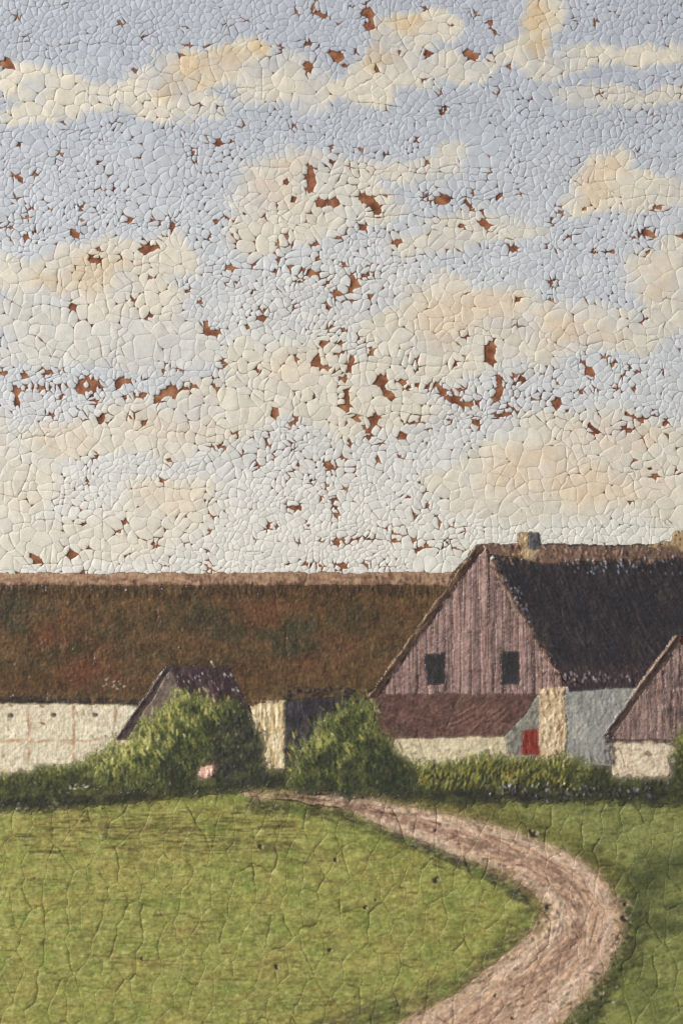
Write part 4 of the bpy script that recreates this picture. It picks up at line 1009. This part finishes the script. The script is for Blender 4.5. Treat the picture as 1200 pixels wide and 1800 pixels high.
# mottled pigment
def mottle(ks, col_a, col_b, amt, su, sv, seed, spec):
    m = np.isin(LAB, ks)
    n = fbm(UU[m] / su, VG[m] / sv, seed, 4)
    C = COL[m]
    C = mixc(C, lin(col_a), amt * sm(.55, .78, n)); C = mixc(C, lin(col_b), amt * sm(.45, .22, n))
    f = 1 + spec * (vnoise(UU[m] / 2.4, VG[m] / 2.4, seed + 9) - .5) + spec * (vnoise(UU[m] / 5, VG[m] / 4, seed + 10) - .5) + spec * .8 * (vnoise(UU[m] / 11, VG[m] / 9, seed + 11) - .5)
    COL[m] = C * f[:, None]
mottle([lawn], (162, 148, 84), (122, 138, 66), .5, 40, 26, 701, .32)
mottle([lawn], (110, 96, 56), (178, 176, 112), .42, 11, 6, 741, .14)
mottle([meadow], (140, 140, 80), (82, 88, 50), .5, 60, 34, 711, .30)
mottle([path], (220, 192, 166), (146, 114, 96), .42, 13, 9, 721, .32)
mottle([barn_roof], (112, 84, 56), (60, 46, 32), .45, 14, 16, 731, .42)
mottle([h_roof], (70, 60, 60), (34, 30, 32), .4, 10, 18, 751, .40)
mottle([barn, barn_end, h_plinth, cot_w, h_side, h_porch, h_pillar], (228, 216, 190), (178, 160, 128), .25, 14, 14, 761, .16)
mottle([house, h_band, shed, shed_roof, doorway, cot] + boards, (150, 124, 116), (70, 52, 50), .16, 12, 20, 771, .36)
mottle([bush_l, bush_m, bush_r, hedge_l, hedge_r], (118, 120, 66), (50, 52, 38), .28, 22, 16, 781, .30)
# grit and pits
for x, y, r in [(458,1489,7),(766,1547,9),(642,1595,6),(660,1582,4),(962,1594,8),(938,1467,10),(932,1462,6),(580,1670,6),(486,1700,7),(1095,1615,9),(1098,1590,6),(250,1685,5),(590,1512,6),(62,1544,3),(900,1790,5),(765,1460,4),(870,1750,5)]:
    dab(x, y, r * 1.5, r * 1.1, random.uniform(-1, 1), lin((48, 40, 34)), .95, -1.0)
    dab(x + r * .6, y + r * random.uniform(-.3, .3), r * .9, r * .6, random.uniform(-2, 2), lin((186, 176, 140)), .6, 1.0)

# -- relief: canvas undulation, pigment lumps, cracks of the thick paint
rough = (~np.isin(LAB, [lawn, meadow, path])).astype(float)
HGT += rough * (.75 * (vnoise(UU / 3.2, VG / 3.8, 605) - .5) + 1.3 * np.clip(vnoise(UU / 4.5, VG / 4.5, 606) - .80, 0, 1) * 5 * .6)
HGT += 1.0 * (fbm(UU / 60, VG / 60, 601) - .5) + .55 * (vnoise(UU / 5, VG / 5, 602) - .5) + .4 * (vnoise(UU / 2.6, VG / 2.6, 603) - .5)
def crack_cells(n, seed, stretch):
    r_ = np.random.default_rng(seed)
    S = np.zeros((n, 2)); ns = 0
    tries = 0
    while ns < n and tries < 9000:
        tries += 1
        x, y = r_.uniform(U0 - 20, U1 + 20), r_.uniform(900, V1 + 20)
        rr_ = r_.uniform(20, 46)
        if ns == 0 or (((x - S[:ns, 0]) ** 2 + ((y - S[:ns, 1]) * stretch) ** 2) > rr_ * rr_).all():
            S[ns] = x, y; ns += 1
    S = S[:ns]
    X = UU + 14 * (fbm(UU / 30, VG / 30, seed + 1, 3) - .5); Y = (VG + 14 * (fbm(UU / 30, VG / 30, seed + 2, 3) - .5)) * stretch
    d1 = np.full(UU.shape, 1e9); d2 = np.full(UU.shape, 1e9); i1_ = np.zeros(UU.shape, int); i2_ = np.zeros(UU.shape, int)
    for k, (a_, b_) in enumerate(S):
        i0 = max(int((a_ - 130 - U0) / STEP), 0); i1 = max(min(int((a_ + 130 - U0) / STEP), NU), 0)
        j0 = max(int((b_ - 170 - 905) / STEP), 0); j1 = max(min(int((b_ + 170 - 905) / STEP), NV), 0)
        if i1 <= i0 or j1 <= j0: continue
        w = (slice(j0, j1), slice(i0, i1))
        d = np.hypot(X[w] - a_, Y[w] - b_ * stretch)
        c1 = d < d1[w]; c2_ = (~c1) & (d < d2[w])
        d2[w] = np.where(c1, d1[w], np.where(c2_, d, d2[w])); i2_[w] = np.where(c1, i1_[w], np.where(c2_, k, i2_[w]))
        d1[w] = np.where(c1, d, d1[w]); i1_[w] = np.where(c1, k, i1_[w])
    gapd = np.hypot(S[i1_][..., 0] - S[i2_][..., 0], (S[i1_][..., 1] - S[i2_][..., 1]) * stretch)
    return i1_, i2_, (d2 * d2 - d1 * d1) / (2 * gapd + 1e-6), S
CELL, CELL2, EDGE, SEEDS = crack_cells(900, 911, .62)
# some boundaries never cracked
lo = np.minimum(CELL, CELL2); hi = np.maximum(CELL, CELL2)
openness = hash2(lo, hi, 5)
is_grass = (LAB == lawn) | (LAB == meadow) | (LAB == path)
strength = np.where(is_grass, .38 + .75 * sm(.35, 1.05, openness), sm(.50, 1.0, openness) * .8)
strength = strength * (.35 + 1.0 * sm(.36, .66, fbm(UU / 26, VG / 34, 655, 2)))
HGT -= strength * (.70 * np.exp(-(EDGE / 1.3) ** 2) + .60 * np.exp(-EDGE / 6.0))
HGT += np.where(is_grass, (UU - SEEDS[CELL][..., 0]) * (hash2(CELL, CELL, 8) - .5) * .05 + (VG - SEEDS[CELL][..., 1]) * (hash2(CELL, CELL, 9) - .5) * .05, 0) * np.minimum(1, EDGE / 8)
dark = (sm(.7, 1.5, strength) * .5 * np.exp(-(EDGE / 1.2) ** 2))[..., None]
COL = COL * (1 - dark) + lin((74, 58, 38)) * dark       # shadow in the open cracks, painted into the colour as dark brown
HGT = np.maximum(HGT, .5)

# -- meshes: one per motif; lawn, track and meadow also per flake
POS = W(UU, VG, HGT)
quad_lab = LAB[:-1, :-1].copy()
for b_ in (LAB[1:, :-1], LAB[:-1, 1:], LAB[1:, 1:]):
    quad_lab = np.where(quad_lab < 0, b_, quad_lab)
quad_cell = CELL[:-1, :-1]
IDX = np.arange(NV * NU).reshape(NV, NU)
QALL = np.stack([IDX[:-1, :-1], IDX[1:, :-1], IDX[1:, 1:], IDX[:-1, 1:]], -1)
POSF = POS.reshape(-1, 3); COLF = np.clip(COL.reshape(-1, 3), .004, .92)
GU = UU.ravel(); GVV = VG.ravel(); GH = HGT.ravel()
def patch(mask, name):
    q = QALL[mask]
    used, inv = np.unique(q, return_inverse=True)
    q = inv.reshape(-1, 4)
    # a skirt down to the canvas closes the edge of the paint
    e = np.concatenate([q[:, [0, 1]], q[:, [1, 2]], q[:, [2, 3]], q[:, [3, 0]]])
    key = np.sort(e, 1); key = key[:, 0].astype(np.int64) * (len(used) + 1) + key[:, 1]
    _, first, n = np.unique(key, return_index=True, return_counts=True)
    be = e[first[n == 1]]
    bv, binv = np.unique(be, return_inverse=True); binv = binv.reshape(-1, 2)
    low = W(GU[used[bv]], GVV[used[bv]], np.full(len(bv), -.3))
    sk = np.stack([be[:, 1], be[:, 0], binv[:, 0] + len(used), binv[:, 1] + len(used)], 1)
    return make_mesh(name, np.concatenate([POSF[used], low]), np.concatenate([q, sk]), None, np.concatenate([COLF[used], COLF[used[bv]]]))
made = {}
FLAKED = {lawn: 300, path: 80, meadow: 80}
for k, (name, parent, lab, mat) in enumerate(LABELS):
    m = quad_lab == k
    if not m.any(): continue
    if k in FLAKED:
        cells, n = np.unique(quad_cell[m], return_counts=True)
        big = [c_ for c_ in cells[np.argsort(-n)] if True]
        rest = m & (quad_cell == big.pop(0))
        o = add(name, patch(rest, name), mat, painting, lab)
        for c_ in big:
            add("paint_flake", patch(m & (quad_cell == c_), "paint_flake"), mat, o)
    else:
        o = add(name, patch(m, name), mat, painting if parent is None else made[parent], lab)
    made[k] = o
print("lower parts", len(LABELS), "grid", NU * NV)
